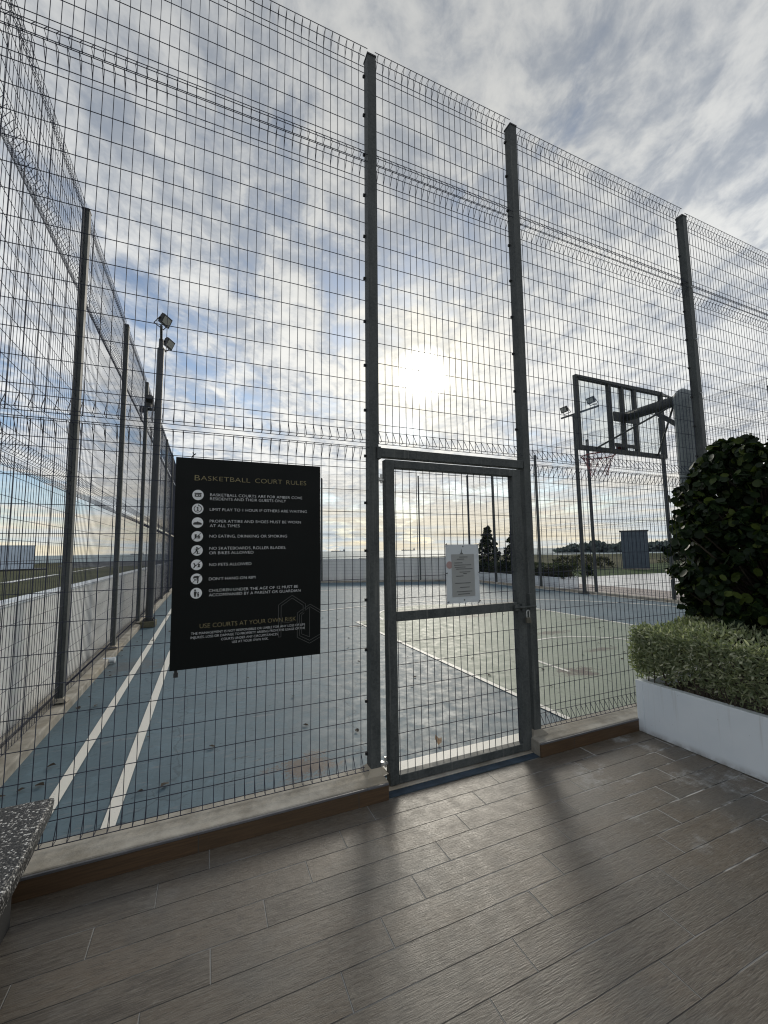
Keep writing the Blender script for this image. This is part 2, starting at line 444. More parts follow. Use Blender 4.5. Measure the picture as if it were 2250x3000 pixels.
# the veiled sun: white blob and a creamy aureole in the cloud
core = N.ramp(ang, R(1.4), R(4.2), 1, 0)
aur = N.math('POWER', N.ramp(ang, R(1.5), R(15), 1, 0, False), 2.0)
aurc = N.mix(N.math('MULTIPLY', aur, N.ramp(rip, .25, .7, .6, 1.0)), (0, 0, 0), (5.2, 4.4, 2.6))
skyc = N.mix(1.0, skyc, aurc, 'ADD')
skyc = N.mix(1.0, skyc, N.mix(core, (0, 0, 0), (30, 29, 26)), 'ADD')
# below the horizon: dull ground tone
skyc = N.mix(N.ramp(dz_, -.02, 0.0), (1.2, 1.2, 1.2), skyc)
wt.links.new(skyc, bg.inputs[0])

SC.view_settings.view_transform = 'Standard'; SC.view_settings.look = 'None'
SC.view_settings.exposure = 0.14; SC.view_settings.gamma = 1.0; SC.view_settings.use_curve_mapping = False
SC.render.engine = 'CYCLES'
SC.cycles.use_denoising = True
try:
    SC.cycles.denoiser = 'OPENIMAGEDENOISE'
except Exception: pass
SC.cycles.filter_width = 1.15
SC.cycles.max_bounces = 6; SC.cycles.transparent_max_bounces = 16
SC.cycles.sample_clamp_indirect = 6
W.cycles.sampling_method = 'MANUAL'; W.cycles.sample_map_resolution = 1024

# ================================================================== SETTING
CX0, CX1 = -1.20, 11.42        # court sides
YF0, YF1 = 2.43, 2.65          # front kerb
def far_y(x): return 19.5 - .482 * (x - 5.3)

def sheet(name, pts, z, mat, kind='structure'):
    me = bpy.data.meshes.new(name)
    me.from_pydata([(x, y, z) for x, y in pts], [], [tuple(range(len(pts)))]); me.update()
    me.materials.append(mat)
    o = link(name, me); tag(o, kind=kind)
    return o

sheet('deck_floor', [(-9, -9), (12, -9), (12, YF0), (-9, YF0)], 0.0, M_DECK)
sheet('court_floor', [(CX0 - .02, YF0 + .002), (CX1 + .1, YF0 + .002), (CX1 + .1, far_y(CX1)), (CX0 - .02, far_y(CX0))], 0.0, M_BLUE)
# green key with its free-throw semicircle
KX0, KX1, KY0, KYT = 2.95, 7.55, YF0 + .01, 8.4
kc = ((KX0 + KX1) / 2, KYT); kr = 1.68
pts = [(KX0, KY0), (KX1, KY0), (KX1, KYT)] + [(kc[0] + kr * math.cos(a), kc[1] + kr * math.sin(a)) for a in np.linspace(0, math.pi, 30)] + [(KX0, KYT)]
sheet('key_floor', pts, 0.004, M_GREEN)
lm = MB()
LZ = .008
def lrect(x0, x1, y0, y1): lm.quad((x0, y0, LZ), (x1, y0, LZ), (x1, y1, LZ), (x0, y1, LZ))
def larc(cx, cy, r, a0, a1, w=.05, n=48):
    for i in range(n):
        a, b = a0 + (a1-a0)*i/n, a0 + (a1-a0)*(i+1)/n
        q = [(cx+rr_*math.cos(t), cy+rr_*math.sin(t), LZ) for rr_, t in ((r-w/2, a), (r+w/2, a), (r+w/2, b), (r-w/2, b))]
        lm.quad(*q)
lrect(-.86, -.79, 2.80, 15.55)                      # sideline
lrect(-.50, -.43, 2.80, 7.2)                        # straight of the three-point line
lrect(10.96, 11.03, 2.80, 5.0); lrect(11.3, 11.37, 2.80, 15.55)
lrect(-.79, 11.3, 15.55, 15.62)
lrect(-.86, 11.37, 2.665, 2.785)                      # baseline
larc(5.265, 5.0, 5.73, 0, math.pi / 2, .07, 50)
def lcurve(cp, w=.07, n=12):
    P_ = [Vector((*p, LZ)) for p in cp]; P_ = [P_[0] * 2 - P_[1]] + P_ + [P_[-1] * 2 - P_[-2]]; Q = []
    for i in range(1, len(P_) - 2):
        for j in range(n):
            t = j / n; a, b, c_, d = P_[i-1:i+3]
            Q.append(.5 * (2*b + (c_ - a)*t + (2*a - 5*b + 4*c_ - d)*t*t + (3*b - a - 3*c_ + d)*t**3))
    Q.append(P_[-2])
    for i in range(len(Q) - 1):
        def nrm(k): 
            d = Q[min(k + 1, len(Q) - 1)] - Q[max(k - 1, 0)]; return Vector((-d.y, d.x, 0)).normalized() * w / 2
        lm.quad(Q[i] + nrm(i), Q[i] - nrm(i), Q[i+1] - nrm(i+1), Q[i+1] + nrm(i+1))
lcurve([(-.465, 7.2), (-.38, 8.0), (.25, 8.95), (1.2, 9.68), (2.5, 10.28), (4.0, 10.64), (5.265, 10.73)])
lrect(KX0 - .03, KX0 + .03, 2.80, KYT); lrect(KX1 - .03, KX1 + .03, 2.80, KYT)
lrect(KX0 + .03, kc[0] - kr - .03, KYT - .03, KYT + .03); lrect(kc[0] + kr + .03, KX1 - .03, KYT - .03, KYT + .03)
lrect(kc[0] - kr + .03, kc[0] + kr - .03, KYT - .025, KYT + .025)
larc(kc[0], kc[1], kr, 0, math.pi, .06, 40)
larc(5.24, 4.2, 1.17, 0, math.pi, .05, 40)
lrect(4.045, 4.095, 3.85, 4.2); lrect(6.385, 6.435, 3.85, 4.2)
lrect(KX0 - .32, KX0 - .06, 7.9, 7.98)
tag(lm.obj('court_line_markings', M_LINE), kind='structure')

# kerbs
kb = MB()
for x0, x1 in ((-1.45, 1.052), (2.245, 11.62)):
    kb.box(x0, x1, YF0, YF1, -.02, .10)
kb.obj('front_kerb', M_CONC, bevel=.008)['kind'] = 'structure'
kb = MB(); kb.box(-1.45, CX0, YF1, far_y(-1.3) + .1, -.02, .08)
kb.obj('side_kerb', M_CONC, bevel=.012)['kind'] = 'structure'
kb = MB(); kb.box(CX1, CX1 + .2, YF1, far_y(11.5), -.02, .075)
kb.obj('right_kerb', M_CONC, bevel=.01)['kind'] = 'structure'
kb = MB()
a0, a1 = Vector((CX0 - .1, far_y(CX0 - .1) + .08, .025)), Vector((11.6, far_y(11.6) + .08, .025))
kb.beam(a0, a1, .22, .10)
kb.obj('far_kerb', M_CONC)['kind'] = 'structure'
# brown tile riser and metal lip on the deck side of the front kerb
for x0, x1 in ((-1.45, 1.045), (2.243, 3.30)):
    t = MB(); t.box(x0, x1, YF0 - .013, YF0 - .001, 0.001, .084); t.obj('kerb_tile_riser', M_BROWN)['kind'] = 'structure'
    t = MB(); t.box(x0, x1, YF0 - .016, YF0 - .006, .0855, .098); t.obj('kerb_metal_lip', M_TRIM, bevel=.002)['kind'] = 'structure'
# blue paint that runs over the gate threshold
t = MB(); t.box(1.056, 2.241, 2.495, 2.62, .001, .009); t.obj('gate_threshold', M_CONC, bevel=.003)['kind'] = 'structure'

sheet('shaded_threshold_floor', [(1.056, YF0 + .003), (2.241, YF0 + .003), (2.241, 2.492), (1.056, 2.492)], .0035, plain('shaded_blue_paint', (.03, .05, .075), .6, .35, 9))  # court blue darkened: the shade under the gate is put into this sheet's colour

# ================================================================== MESH FENCES
WR = .0023
def wire(m, pts, r=WR, n=4): m.tube(pts, r, n, cap=False)
def panel_lines(H):
    n = int(round((H - .28) / .15))
    zs = [.09, .14] + [.14 + .15 * i for i in range(1, n)] + [H - .14, H - .09]
    return zs
TIERS = ((.122, 2.08), (2.243, 2.08), (4.369, .88))     # base height and height of the three stacked panels
def panel_mesh(name, xs, x0, x1, H, n=4, r=WR):
    """roll-top wire panel in its own plane: x along, z up, rolls bulge to -y"""
    m = MB()
    P_ = [(-.055, 0)]
    for x in xs:
        jx = random.uniform(-.0012, .0012)
        prof = [(0, .09), (-.055, .004), (0, .0), (0, H), (-.055, H - .004), (0, H - .09)]
        wire(m, [(x + jx, y, z) for y, z in prof], r, n)
    for z in panel_lines(H):
        wire(m, [(x0, .004, z), (x1, .004, z)], r, n)
    for y, z in ((0.0, 0.0), (-.055, .004), (0.0, H), (-.055, H - .004)):
        wire(m, [(x0, y, z), (x1, y, z)], r, n)
    me = m.mesh(name); me.materials.append(M_WIRE)
    return me
def post_mesh(h, w=.066, d=.075, z0=.0):
    m = MB(); m.box(-w/2, w/2, -d/2, d/2, z0, h)
    me = m.mesh('fence_post'); me.materials.append(M_GALV); return me
def cap_mesh(h, w=.066, d=.075):
    m = MB()
    e = .004
    v = [(-w/2-e, -d/2-e, h), (w/2+e, -d/2-e, h), (w/2+e, d/2+e, h), (-w/2-e, d/2+e, h)]
    v += [(a, b, h + .012) for a, b, _ in v] + [(a * .6, b * .6, h + .035) for a, b, _ in v]
    f = [(0,3,2,1), (0,1,5,4),(1,2,6,5),(2,3,7,6),(3,0,4,7),(4,5,9,8),(5,6,10,9),(6,7,11,10),(7,4,8,11),(8,9,10,11)]
    m.add(v, f)
    me = m.mesh('post_cap'); me.materials.append(M_DARKMETAL); return me
PH = 5.19
ME_POST = post_mesh(PH); ME_CAP = cap_mesh(PH)
cm = MB(); cm.box(-.010, .010, -.010, .004, -.009, .009); cm.tube([(0, -.010, 0), (0, -.017, 0)], .004, 6)
ME_CLIP = cm.mesh('wire_clip'); ME_CLIP.materials.append(M_DARKMETAL)
bm_ = MB(); bm_.tube([(0, 0, 0), (0, -.006, 0)], .013, 8); bm_.tube([(0, -.006, 0), (0, -.018, 0)], .008, 6)
ME_BOLT = bm_.mesh('post_bolt'); ME_BOLT.materials.append(M_ZINC)
gm = MB()
for ang_ in range(1):
    gm.add([(-.075, -.07, .099), (.075, -.07, .099), (.075, .07, .099), (-.075, .07, .099), (-.034, -.04, .135), (.034, -.04, .135), (.034, .04, .135), (-.034, .04, .135)],
           [(0,1,5,4),(1,2,6,5),(2,3,7,6),(3,0,4,7)])
ME_GROUT = gm.mesh('base_grout'); ME_GROUT.materials.append(M_CONC)

def add_post(parent, x, y, lean=0.0, detail=2, scale_z=1.0):
    o = link('post', ME_POST, parent); o.location = (x, y, 0); o.rotation_euler = (0, math.atan2(lean, PH), 0); o.scale = (1, 1, scale_z)
    c = link('post_cap', ME_CAP, o)
    if detail >= 1:
        link('base_grout', ME_GROUT, o)
    if detail >= 2:
        for z in [.2 + .325 * i for i in range(16)]:
            for s in (-1, 1):
                k_ = link('wire_clip', ME_CLIP, o); k_.location = (s * .036, .034, z)
    if detail >= 3:
        for z in (4.35, 3.75, 3.15, 2.55, 1.95, 1.35):
            k_ = link('post_bolt', ME_BOLT, o); k_.location = (.004, -.0375, z)
    return o

front = empty('mesh_fence', (0, 2.606, 0), 'tall steel mesh fence with roll-top panels carrying the gate and the black sign', 'fence', 'mesh fences round the court')
DX = .0544
def rng(a, b): return list(np.arange(a, b, DX))
bays = [
    ([.9353 - DX * i for i in range(42)][::-1], -1.36, .985, (0, 1, 2), 1.0),
    ([1.075 + DX * i for i in range(23)], 1.045, 2.32, (1, 2), 1.0),
    ([2.370 + DX * i for i in range(44)], 2.35, 4.73, (0, 1, 2), .992),
    ([4.815 + DX * i for i in range(44)], 4.77, 7.18, (0, 1, 2), .985),
    ([7.26 + DX * i for i in range(44)], 7.22, 9.62, (0, 1, 2), .985),
    ([9.71 + DX * i for i in range(32)], 9.66, 11.5, (0, 1, 2), .985)]
for xs, x0, x1, tiers, sz in bays:
    lean = .035 if x0 < 2 else 0.0
    for t in tiers:
        z0, H = TIERS[t]
        me = panel_mesh('mesh_panel', xs, x0, x1, H)
        o = link('mesh_panel', me, front)
        # follow the slight lean of the posts
        sh = Matrix.Identity(4); sh[0][2] = lean / PH
        me.transform(Matrix.Translation((0, 0, z0))); me.transform(sh); me.transform(Matrix.Scale(sz, 4, (0, 0, 1)))
for x, ln, det, sz in ((-1.395, .03, 1, 1), (1.012, .037, 2, 1), (2.335, .045, 2, 1), (4.75, 0, 3, .985), (7.2, 0, 1, .985), (9.64, 0, 1, .985), (11.52, 0, 1, .985)):
    add_post(front, x, -.028, ln, det, sz)
# lintel over the gate
lt = MB(); lt.box(1.046, 2.305, -.075, -.020, 2.135, 2.198); lt.box(1.046, 1.075, -.078, -.017, 2.120, 2.205)
lt.obj('gate_lintel', M_GALV, front, bevel=.003)

ME_SIDE = {}
def side_bay(parent, L, tiers=(0, 1, 2)):
    out = []
    for t in tiers:
        z0, H = TIERS[t]
        key = (round(L, 2), t)
        if key not in ME_SIDE:
            n = int((L - .1) / DX)
            me = panel_mesh('mesh_panel', [.06 + DX * i for i in range(n + 1)], .035, L - .035, H, 3, .0023)
            me.transform(Matrix.Translation((0, 0, z0)))
            ME_SIDE[key] = me
        out.append(link('mesh_panel', ME_SIDE[key], parent))
    return out
leftf = empty('mesh_fence', (-1.275, 2.6, 0), 'tall steel mesh fence running away along the left kerb by the pale low wall', 'fence', 'mesh fences round the court')
LP = [5.04, 7.5, 9.97, 12.43, 14.89, 17.35, 19.81, 22.6]
prev = 2.6
for yp in LP:
    L = yp - prev
    L = 2.44 if abs(L - 2.44) < .06 else L
    for o in side_bay(leftf, L):
        o.location = (0, prev - 2.6, 0); o.rotation_euler = (0, 0, R(90)); o.scale = (1, -1, 1)
    q = add_post(leftf, 0.0, yp - 2.6, 0, 1 if yp < 11 else 0)
    prev = yp
rightf = empty('mesh_fence', (11.52, 2.6, 0), 'tall steel mesh fence on the right court side before the long planter and pale paving', 'fence', 'mesh fences round the court')
prev = 2.6
for yp in (4.77, 7.21, 9.62, 12.0, 14.6, 16.5):
    L = yp - prev
    L = 2.44 if abs(L - 2.44) < .07 else L
    for o in side_bay(rightf, L):
        o.location = (0, prev - 2.6, 0); o.rotation_euler = (0, 0, R(90))
    add_post(rightf, 0.0, yp - 2.6, 0, 0, .97)
    prev = yp
fa = Vector((-1.275, far_y(-1.275), 0)); fb = Vector((11.52, far_y(11.52), 0)); fl = (fb - fa).length; fang = math.atan2(fb.y - fa.y, fb.x - fa.x)
farf = empty('mesh_fence', fa, 'tall steel mesh fence across the far end of the court before the sea wall', 'fence', 'mesh fences round the court', fang)
nb = 6; Lb = fl / nb
for i in range(nb):
    for o in side_bay(farf, Lb): o.location = (i * Lb, 0, 0)
    if i: add_post(farf, i * Lb, 0, 0, 0, .975)

# ------------------------------------------------------------------ the gate
gate = empty('metal_gate', (1.13, 2.55, 0), 'galvanised gate leaf with wire mesh and a mid rail, standing shut between two posts', 'gate')
g = MB()
gx0, gx1, gz0, gz1, s_ = -.030, 1.128, .014, 2.118, .066
g.box(gx0, gx0 + s_, -.032, .028, gz0, gz1)
g.box(gx1 - s_ - .012, gx1, -.032, .028, gz0, gz1)
g.box(gx0 + s_, gx1 - s_ - .012, -.031, .027, gz1 - .056, gz1 - .001)
g.box(gx0 + s_, gx1 - s_ - .012, -.031, .027, gz0 + .001, gz0 + .053)
g.obj('gate_frame', M_GALV, gate, bevel=.004)
g = MB(); g.box(gx0 + s_ + .001, gx1 - s_ - .013, -.029, .026, 1.030, 1.093); g.obj('mid_rail', M_GALV, gate, bevel=.003)
g = MB()
for i in range(19):
    x = .058 + i * DX
    if x < gx1 - s_ - .02: wire(g, [(x, .003, gz0 + .045), (x, .003, gz1 - .05)], .0025)
for i in range(14):
    z = .165 + .1445 * i
    if z < gz1 - .07 and abs(z - 1.06) > .04: wire(g, [(.03, .0, z), (gx1 - s_ - .008, .0, z)], .0025)
g.obj('mesh_infill', M_WIRE, gate)
for z in (.147, 1.985):
    hg = MB(); hg.tube([(-.046, .006, z - .028), (-.046, .006, z + .034)], .007, 8); hg.tube([(-.088, .006, z - .006), (-.026, .006, z - .006)], .011, 8)
    hg.tube([(-.072, .006, z - .014), (-.072, .006, z + .010)], .014, 8)
    hg.obj('hinge', M_ZINC, gate)
la = MB(); la.tube([(1.0, -.052, 1.056), (1.205, -.052, 1.056)], .0075, 8); la.box(1.01, 1.05, -.048, -.033, 1.035, 1.078); la.box(1.075, 1.10, -.05, -.033, 1.03, 1.082)
lo = la.obj('latch_bolt', M_GALV, gate)
la = MB(); la.box(1.155, 1.195, -.045, -.008, 1.03, 1.15); la.obj('latch_plate', M_GALV, gate, bevel=.002)
pad = empty('padlock', (2.243, 2.485, .985), 'small brass-bodied padlock hanging from the gate bolt', 'padlock')
pm = MB(); pm.box(-.021, .021, -.010, .010, -.046, -.004); pm.obj('lock_body', plain('aged_brass', (.11, .105, .085), .5, .2, 40, .4), pad, bevel=.004)
pm = MB(); pm.tube([(-.013, 0, -.006), (-.013, 0, .034), (-.008, 0, .048), (.008, 0, .048), (.013, 0, .034), (.013, 0, -.006)], .0042, 8); pm.obj('shackle', M_ZINC, pad)

# notice tied to the gate
M_FILM = material('laminated_notice', lambda N, P: P(color=N.mix(N.ramp(N.noise(N.wpos(), 9, 4), .3, .7), (.56, .60, .64), (.66, .69, .71)), rough=.25))
def film_like(name, c):
    def b(N, P):
        P(color=c, rough=.4)
        bs = [n for n in N.t.nodes if n.type == 'BSDF_PRINCIPLED'][0]
        tr = N.n('ShaderNodeBsdfTranslucent'); N.put(tr.inputs[0], c)
        mx = N.n('ShaderNodeMixShader'); mx.inputs[0].default_value = .35
        N.l.new(bs.outputs[0], mx.inputs[1]); N.l.new(tr.outputs[0], mx.inputs[2])
        return mx.outputs[0]
    return material(name, b)
M_FILM = film_like('laminated_notice', (.62, .66, .69)); M_PRINT = film_like('faded_print', (.45, .465, .46)); M_INK = film_like('faded_ink', (.16, .17, .17)); M_RED = film_like('faded_red_print', (.50, .34, .33))
nt = empty('notice_board', (1.695, 2.515, 1.33), 'pale laminated notice with faded grey print tied to the gate mesh above the mid rail', 'notice')
n_ = MB(); n_.box(-.14, .14, .004, .007, -.21, .205); n_.obj('notice_sheet', M_FILM, nt)
n_ = MB(); n_.box(-.094, .098, .0012, .0028, -.165, .135); n_.obj('printed_area', M_PRINT, nt)
n_ = MB()
for i, (z, x0, x1) in enumerate([(.115, -.03, .04), (.10, -.05, .01), (.074, -.072, -.005), (.058, -.075, .07), (.043, -.07, .02), (.03, -.06, .08), (.008, -.03, .06), (-.003, 0, .03), (-.02, -.06, .0), (-.07, -.07, .06), (-.10, -.03, .05), (-.13, -.06, .07), (-.147, -.05, .05)]):
    n_.box(x0, x1, -.0012, .0004, z - .0022, z + .0022)
n_.add([(-.026, 0, .135), (.006, 0, .135), (-.006, 0, .148), (-.010, 0, .178), (-.014, 0, .148)], [(0, 1, 2, 3, 4)])
n_.obj('text_block', M_INK, nt)
n_ = MB(); n_.disc((-.112, .0022, .06), .026, 20, (1, 0, 0), (0, 0, 1)); n_.obj('red_emblem', M_RED, nt)
for x, z in ((-.135, .205), (.136, .2), (-.13, -.2), (.136, -.205), (.137, 0), (-.137, .0)):
    n_ = MB(); n_.tube([(x - .008, -.001, z), (x, -.006, z + .006), (x + .01, .012, z - .004), (x + .002, .02, z - .016)], .0026, 5); n_.obj('cable_tie', M_DARKMETAL, nt)
for z in (.19, -.155, -.19):
    n_ = MB(); n_.disc((.005, .0025, z), .006, 12, (1, 0, 0), (0, 0, 1)); n_.obj('eyelet', M_INK, nt)

# ------------------------------------------------------------------ the rules sign
SX0, SX1, SZ0, SZ1, SY = -.170, .657, .872, 2.042, 2.548
sign = empty('rules_sign', (0, SY, 0), 'large black board of basketball court rules in gold and white lettering on the mesh', 'sign')
sg = MB(); sg.box(SX0, SX1, 0, .006, SZ0, SZ1); sg.obj('sign_panel', M_SIGN, sign, bevel=.0012)
def text_mesh(body, size, spacing=1.0):
    cu = bpy.data.curves.new('lettering', 'FONT'); cu.body = body; cu.size = size; cu.space_character = spacing
    cu.resolution_u = 3; cu.fill_mode = 'FRONT'; cu.offset = -.016 * size
    o = bpy.data.objects.new('tmp', cu); COL.objects.link(o)
    bpy.context.view_layer.update()
    dg = bpy.context.evaluated_depsgraph_get()
    me = bpy.data.meshes.new_from_object(o.evaluated_get(dg))
    bpy.data.objects.remove(o); bpy.data.curves.remove(cu)
    return me
def lettering(body, x0, x1, z, caph, mat, z2=None, name='lettering', off=-.0022, bold=0.0):
    me = text_mesh(body, caph / .70)
    co_ = np.zeros(len(me.vertices) * 3, dtype=np.float32); me.vertices.foreach_get('co', co_); co_ = co_.reshape(-1, 3)
    w0, w1 = co_[:, 0].min(), co_[:, 0].max()
    x = x0 + (co_[:, 0] - w0) / (w1 - w0) * (x1 - x0)
    zz = z + co_[:, 1]
    new = np.stack([x, np.full_like(x, off), zz], 1)
    me.vertices.foreach_set('co', new.astype(np.float32).ravel()); me.materials.clear(); me.materials.append(mat); me.update()
    return link(name, me, sign)
lettering('B', -.072, -.0445, 1.913, .032, M_GOLD)
lettering('ASKETBALL', -.040, .229, 1.915, .027, M_GOLD)
lettering('COURT', .258, .417, 1.915, .028, M_GOLD); lettering('RULES', .443, .566, 1.915, .027, M_GOLD)
rows = [('BASKETBALL COURTS ARE FOR AMBER COVE', .011, .541, 1.826), ('RESIDENTS AND THEIR GUESTS ONLY', .011, .441, 1.803),
        ('LIMIT PLAY TO 1 HOUR IF OTHERS ARE WAITING', .011, .570, 1.741),
        ('PROPER ATTIRE AND SHOES MUST BE WORN', .012, .533, 1.674), ('AT ALL TIMES', .013, .174, 1.648),
        ('NO EATING, DRINKING OR SMOKING', .013, .449, 1.588),
        ('NO SKATEBOARDS, ROLLER BLADES,', .014, .443, 1.519), ('OR BIKES ALLOWED', .014, .254, 1.493),
        ('NO PETS ALLOWED', .015, .243, 1.427), ("DON'T HANG ON RIM", .015, .266, 1.347),
        ('CHILDREN UNDER THE AGE OF 12 MUST BE', .016, .517, 1.282), ('ACCOMPANIED BY A PARENT OR GUARDIAN', .017, .532, 1.257)]
for b, x0, x1, z in rows: lettering(b, x0, x1, z, .0165, M_VINYL)
lettering('USE COURTS AT YOUR OWN RISK', -.026, .505, 1.086, .0245, M_GOLD)
for b, x0, x1, z in (('THE MANAGEMENT IS NOT RESPONSIBLE OR LIABLE FOR ANY LOSS OF LIFE', -.069, .561, 1.053), ('INJURIES, LOSS OR DAMAGE TO PROPERTY ARISING FROM THE USAGE OF THE', -.070, .561, 1.032),
                     ('COURTS UNDER ANY CIRCUMSTANCES,', .087, .401, 1.010), ('USE AT YOUR OWN RISK.', .144, .345, .989)):
    lettering(b, x0, x1, z, .0135, M_VINYL)
def strip(m, pts, w, y):
    for (xa, za), (xb, zb) in zip(pts[:-1], pts[1:]):
        d = Vector((xb - xa, 0, zb - za)); n = Vector((-d.z, 0, d.x)).normalized() * (w / 2)
        e = d.normalized() * (w * .4)
        m.quad((xa - e.x + n.x, y, za - e.z + n.z), (xa - e.x - n.x, y, za - e.z - n.z), (xb + e.x - n.x, y, zb + e.z - n.z), (xb + e.x + n.x, y, zb + e.z + n.z))
def poly(m, pts, y): m.add([(x, y, z) for x, z in pts], [tuple(range(len(pts)))])
IZ = [1.830, 1.751, 1.673, 1.595, 1.516, 1.436, 1.358, 1.279]
IY, GY = -.0022, -.0036
for i, zc in enumerate(IZ):
    xc = -.0525 + .0006 * i
    m = MB(); m.disc((xc, IY, zc), .0295, 36, (1, 0, 0), (0, 0, 1)); d = m.obj('icon_disc', M_VINYL, sign)
    m = MB(); q = lambda pts: [(xc + a * .001, zc + b * .001) for a, b in pts]
    if i == 0:
        poly(m, q([(-18, 6), (18, 6), (18, 12), (-18, 12)]), GY); poly(m, q([(-17, -10), (-11, -10), (-11, 4), (-17, 4)]), GY); poly(m, q([(11, -10), (17, -10), (17, 4), (11, 4)]), GY)
        poly(m, q([(-11, -10), (11, -10), (11, -5), (-11, -5)]), GY); poly(m, q([(-11, 1), (11, 1), (11, 4), (-11, 4)]), GY); poly(m, q([(1, -5), (6, -5), (6, 1), (1, 1)]), GY)
    elif i == 1:
        a_ = [R(t) for t in range(20, 340, 16)]
        strip(m, [(xc + .019*math.sin(t), zc + .019*math.cos(t)) for t in a_], .0035, GY)
        poly(m, q([(-2.5, -11), (2.5, -11), (2.5, 11), (-1, 11), (-7, 6), (-5, 3), (-2.5, 5)]), GY); poly(m, q([(-6, -12), (6, -12), (6, -9), (-6, -9)]), GY - .0002)
        poly(m, q([(2, 26), (9, 20), (2, 14)]), GY)
    elif i == 2:
        poly(m, q([(-22, -9), (21, -9), (22, -3), (12, 1), (4, 3), (2, 8), (-4, 3), (-16, 1), (-22, -3)]), GY)
        strip(m, q([(-22, -11), (21, -11)]), .0025, GY - .0003)
    elif i == 3:
        poly(m, q([(-13, -12), (-4, -12), (-3, 12), (-14, 12)]), GY); poly(m, q([(1, -12), (15, -12), (15, -5), (1, -5)]), GY); poly(m, q([(1, -3), (15, -3), (13, 5), (3, 5)]), GY)
        strip(m, q([(-19, -19), (19, 19)]), .003, GY - .0004)
    elif i == 4:
        m.disc((xc - .001, GY, zc + .016), .0042, 12, (1, 0, 0), (0, 0, 1)); strip(m, q([(0, 11), (-4, 0), (4, -8), (1, -17)]), .0055, GY); strip(m, q([(-11, 8), (0, 7), (9, 12)]), .0035, GY - .0002); strip(m, q([(-12, -14), (-4, -3)]), .0045, GY - .0002)
        strip(m, q([(-19, -19), (19, 19)]), .003, GY - .0004); strip(m, q([(2, -18), (15, -15)]), .003, GY - .0002)
    elif i == 5:
        strip(m, q([(-14, 8), (-9, -4), (-13, -14)]), .006, GY); strip(m, q([(-9, -3), (-2, -2)]), .005, GY - .0002)
        poly(m, q([(3, -14), (17, -14), (15, -4), (17, 3), (11, 6), (5, 2), (8, -4)]), GY); strip(m, q([(-19, -19), (19, 19)]), .003, GY - .0004)
    elif i == 6:
        poly(m, q([(-16, 4), (12, 6), (13, 14), (4, 17), (-12, 15), (-17, 10)]), GY); strip(m, q([(-14, 3), (-6, -7), (5, -6), (10, 4)]), .003, GY); strip(m, q([(6, 3), (8, -8), (6, -22)]), .006, GY - .0002)
        strip(m, q([(-19, -19), (19, 19)]), .003, GY - .0004)
    else:
        m.disc((xc - .006, GY, zc + .0165), .0048, 12, (1, 0, 0), (0, 0, 1)); poly(m, q([(-12, -3), (-12, 10), (0, 10), (0, -3), (-2, -21), (-5, -21), (-6, -6), (-7, -21), (-10, -21)]), GY)
        m.disc((xc + .010, GY, zc + .003), .0036, 12, (1, 0, 0), (0, 0, 1)); poly(m, q([(6, -10), (5, -2), (14, -2), (14, -10), (13, -21), (11, -21), (10, -12), (9, -21), (7, -21)]), GY); strip(m, q([(1, 6), (5, -3)]), .0025, GY - .0002)
    m.obj('pictogram', M_ICONBLACK, d)
m = MB()
strip(m, [(.402, .998), (.402, 1.186), (.482, 1.238), (.564, 1.182), (.564, 1.152)], .0030, -.0016)
strip(m, [(.402, .998), (.417, .998), (.417, 1.179), (.482, 1.222), (.549, 1.174), (.549, 1.142)], .0030, -.0018)
strip(m, [(.417, 1.086), (.462, 1.078), (.486, 1.085)], .0028, -.0017)
strip(m, [(.656, 1.138), (.592, 1.178), (.555, 1.155)], .0030, -.0016); strip(m, [(.545, 1.150), (.514, 1.131), (.514, .986), (.589, .944), (.656, .976)], .0030, -.0016)
strip(m, [(.656, 1.122), (.592, 1.163), (.560, 1.143)], .0030, -.0018); strip(m, [(.549, 1.136), (.527, 1.121), (.527, .995), (.589, .961), (.656, .993)], .0030, -.0018)
strip(m, [(.589, 1.153), (.589, .982), (.540, 1.004), (.540, 1.118), (.556, 1.128)], .0028, -.0017)
m.obj('outline_emblem', M_OUTL, sign)
m = MB(); m.box(-.150, -.128, .004, .03, .834, .858); m.box(-.146, -.132, .008, .014, .855, .874); m.obj('sign_bracket', M_DARKMETAL, sign)
m = MB(); m.tube([(-.092, .02, 2.036), (-.088, .0, 2.050), (-.078, -.004, 2.060), (-.070, .004, 2.068)], .0035, 5); m.tube([(-.086, -.003, 2.046), (-.080, -.006, 2.062), (-.086, -.004, 2.072)], .0032, 5); m.obj('cable_tie', M_DARKMETAL, sign)

# ------------------------------------------------------------------ left side: low wall, floodlight, bits
lw = empty('parapet_wall', (-1.56, 2.0, 0), 'off-white panelled low wall outside the left fence', 'wall', 'low walls outside the fences')
m = MB(); y = .50
while y < far_y(-1.4) - 2.4:
    m.box(-.05, .06, y, y + 1.194, -.02, 1.085); y += 1.2
m.obj('wall_panels', M_WALL, lw)
m = MB(); m.box(-.09, .075, .48, y + .01, 1.086, 1.115); m.obj('coping', M_WHITE, lw, bevel=.004)
fw_ = empty('parapet_wall', fa + Vector((0, .34, 0)), 'off-white panelled low wall outside the far fence with the sea behind it', 'wall', 'low walls outside the fences', fang)
m = MB(); x = -.1
while x < fl - .9:
    m.box(x, x + 1.194, -.05, .05, -.02, 1.09); x += 1.2
m.obj('wall_panels', M_WALL, fw_); XE = x
m = MB(); m.box(-.1, XE, -.08, .08, 1.091, 1.12); m.obj('coping', M_WHITE, fw_, bevel=.004)

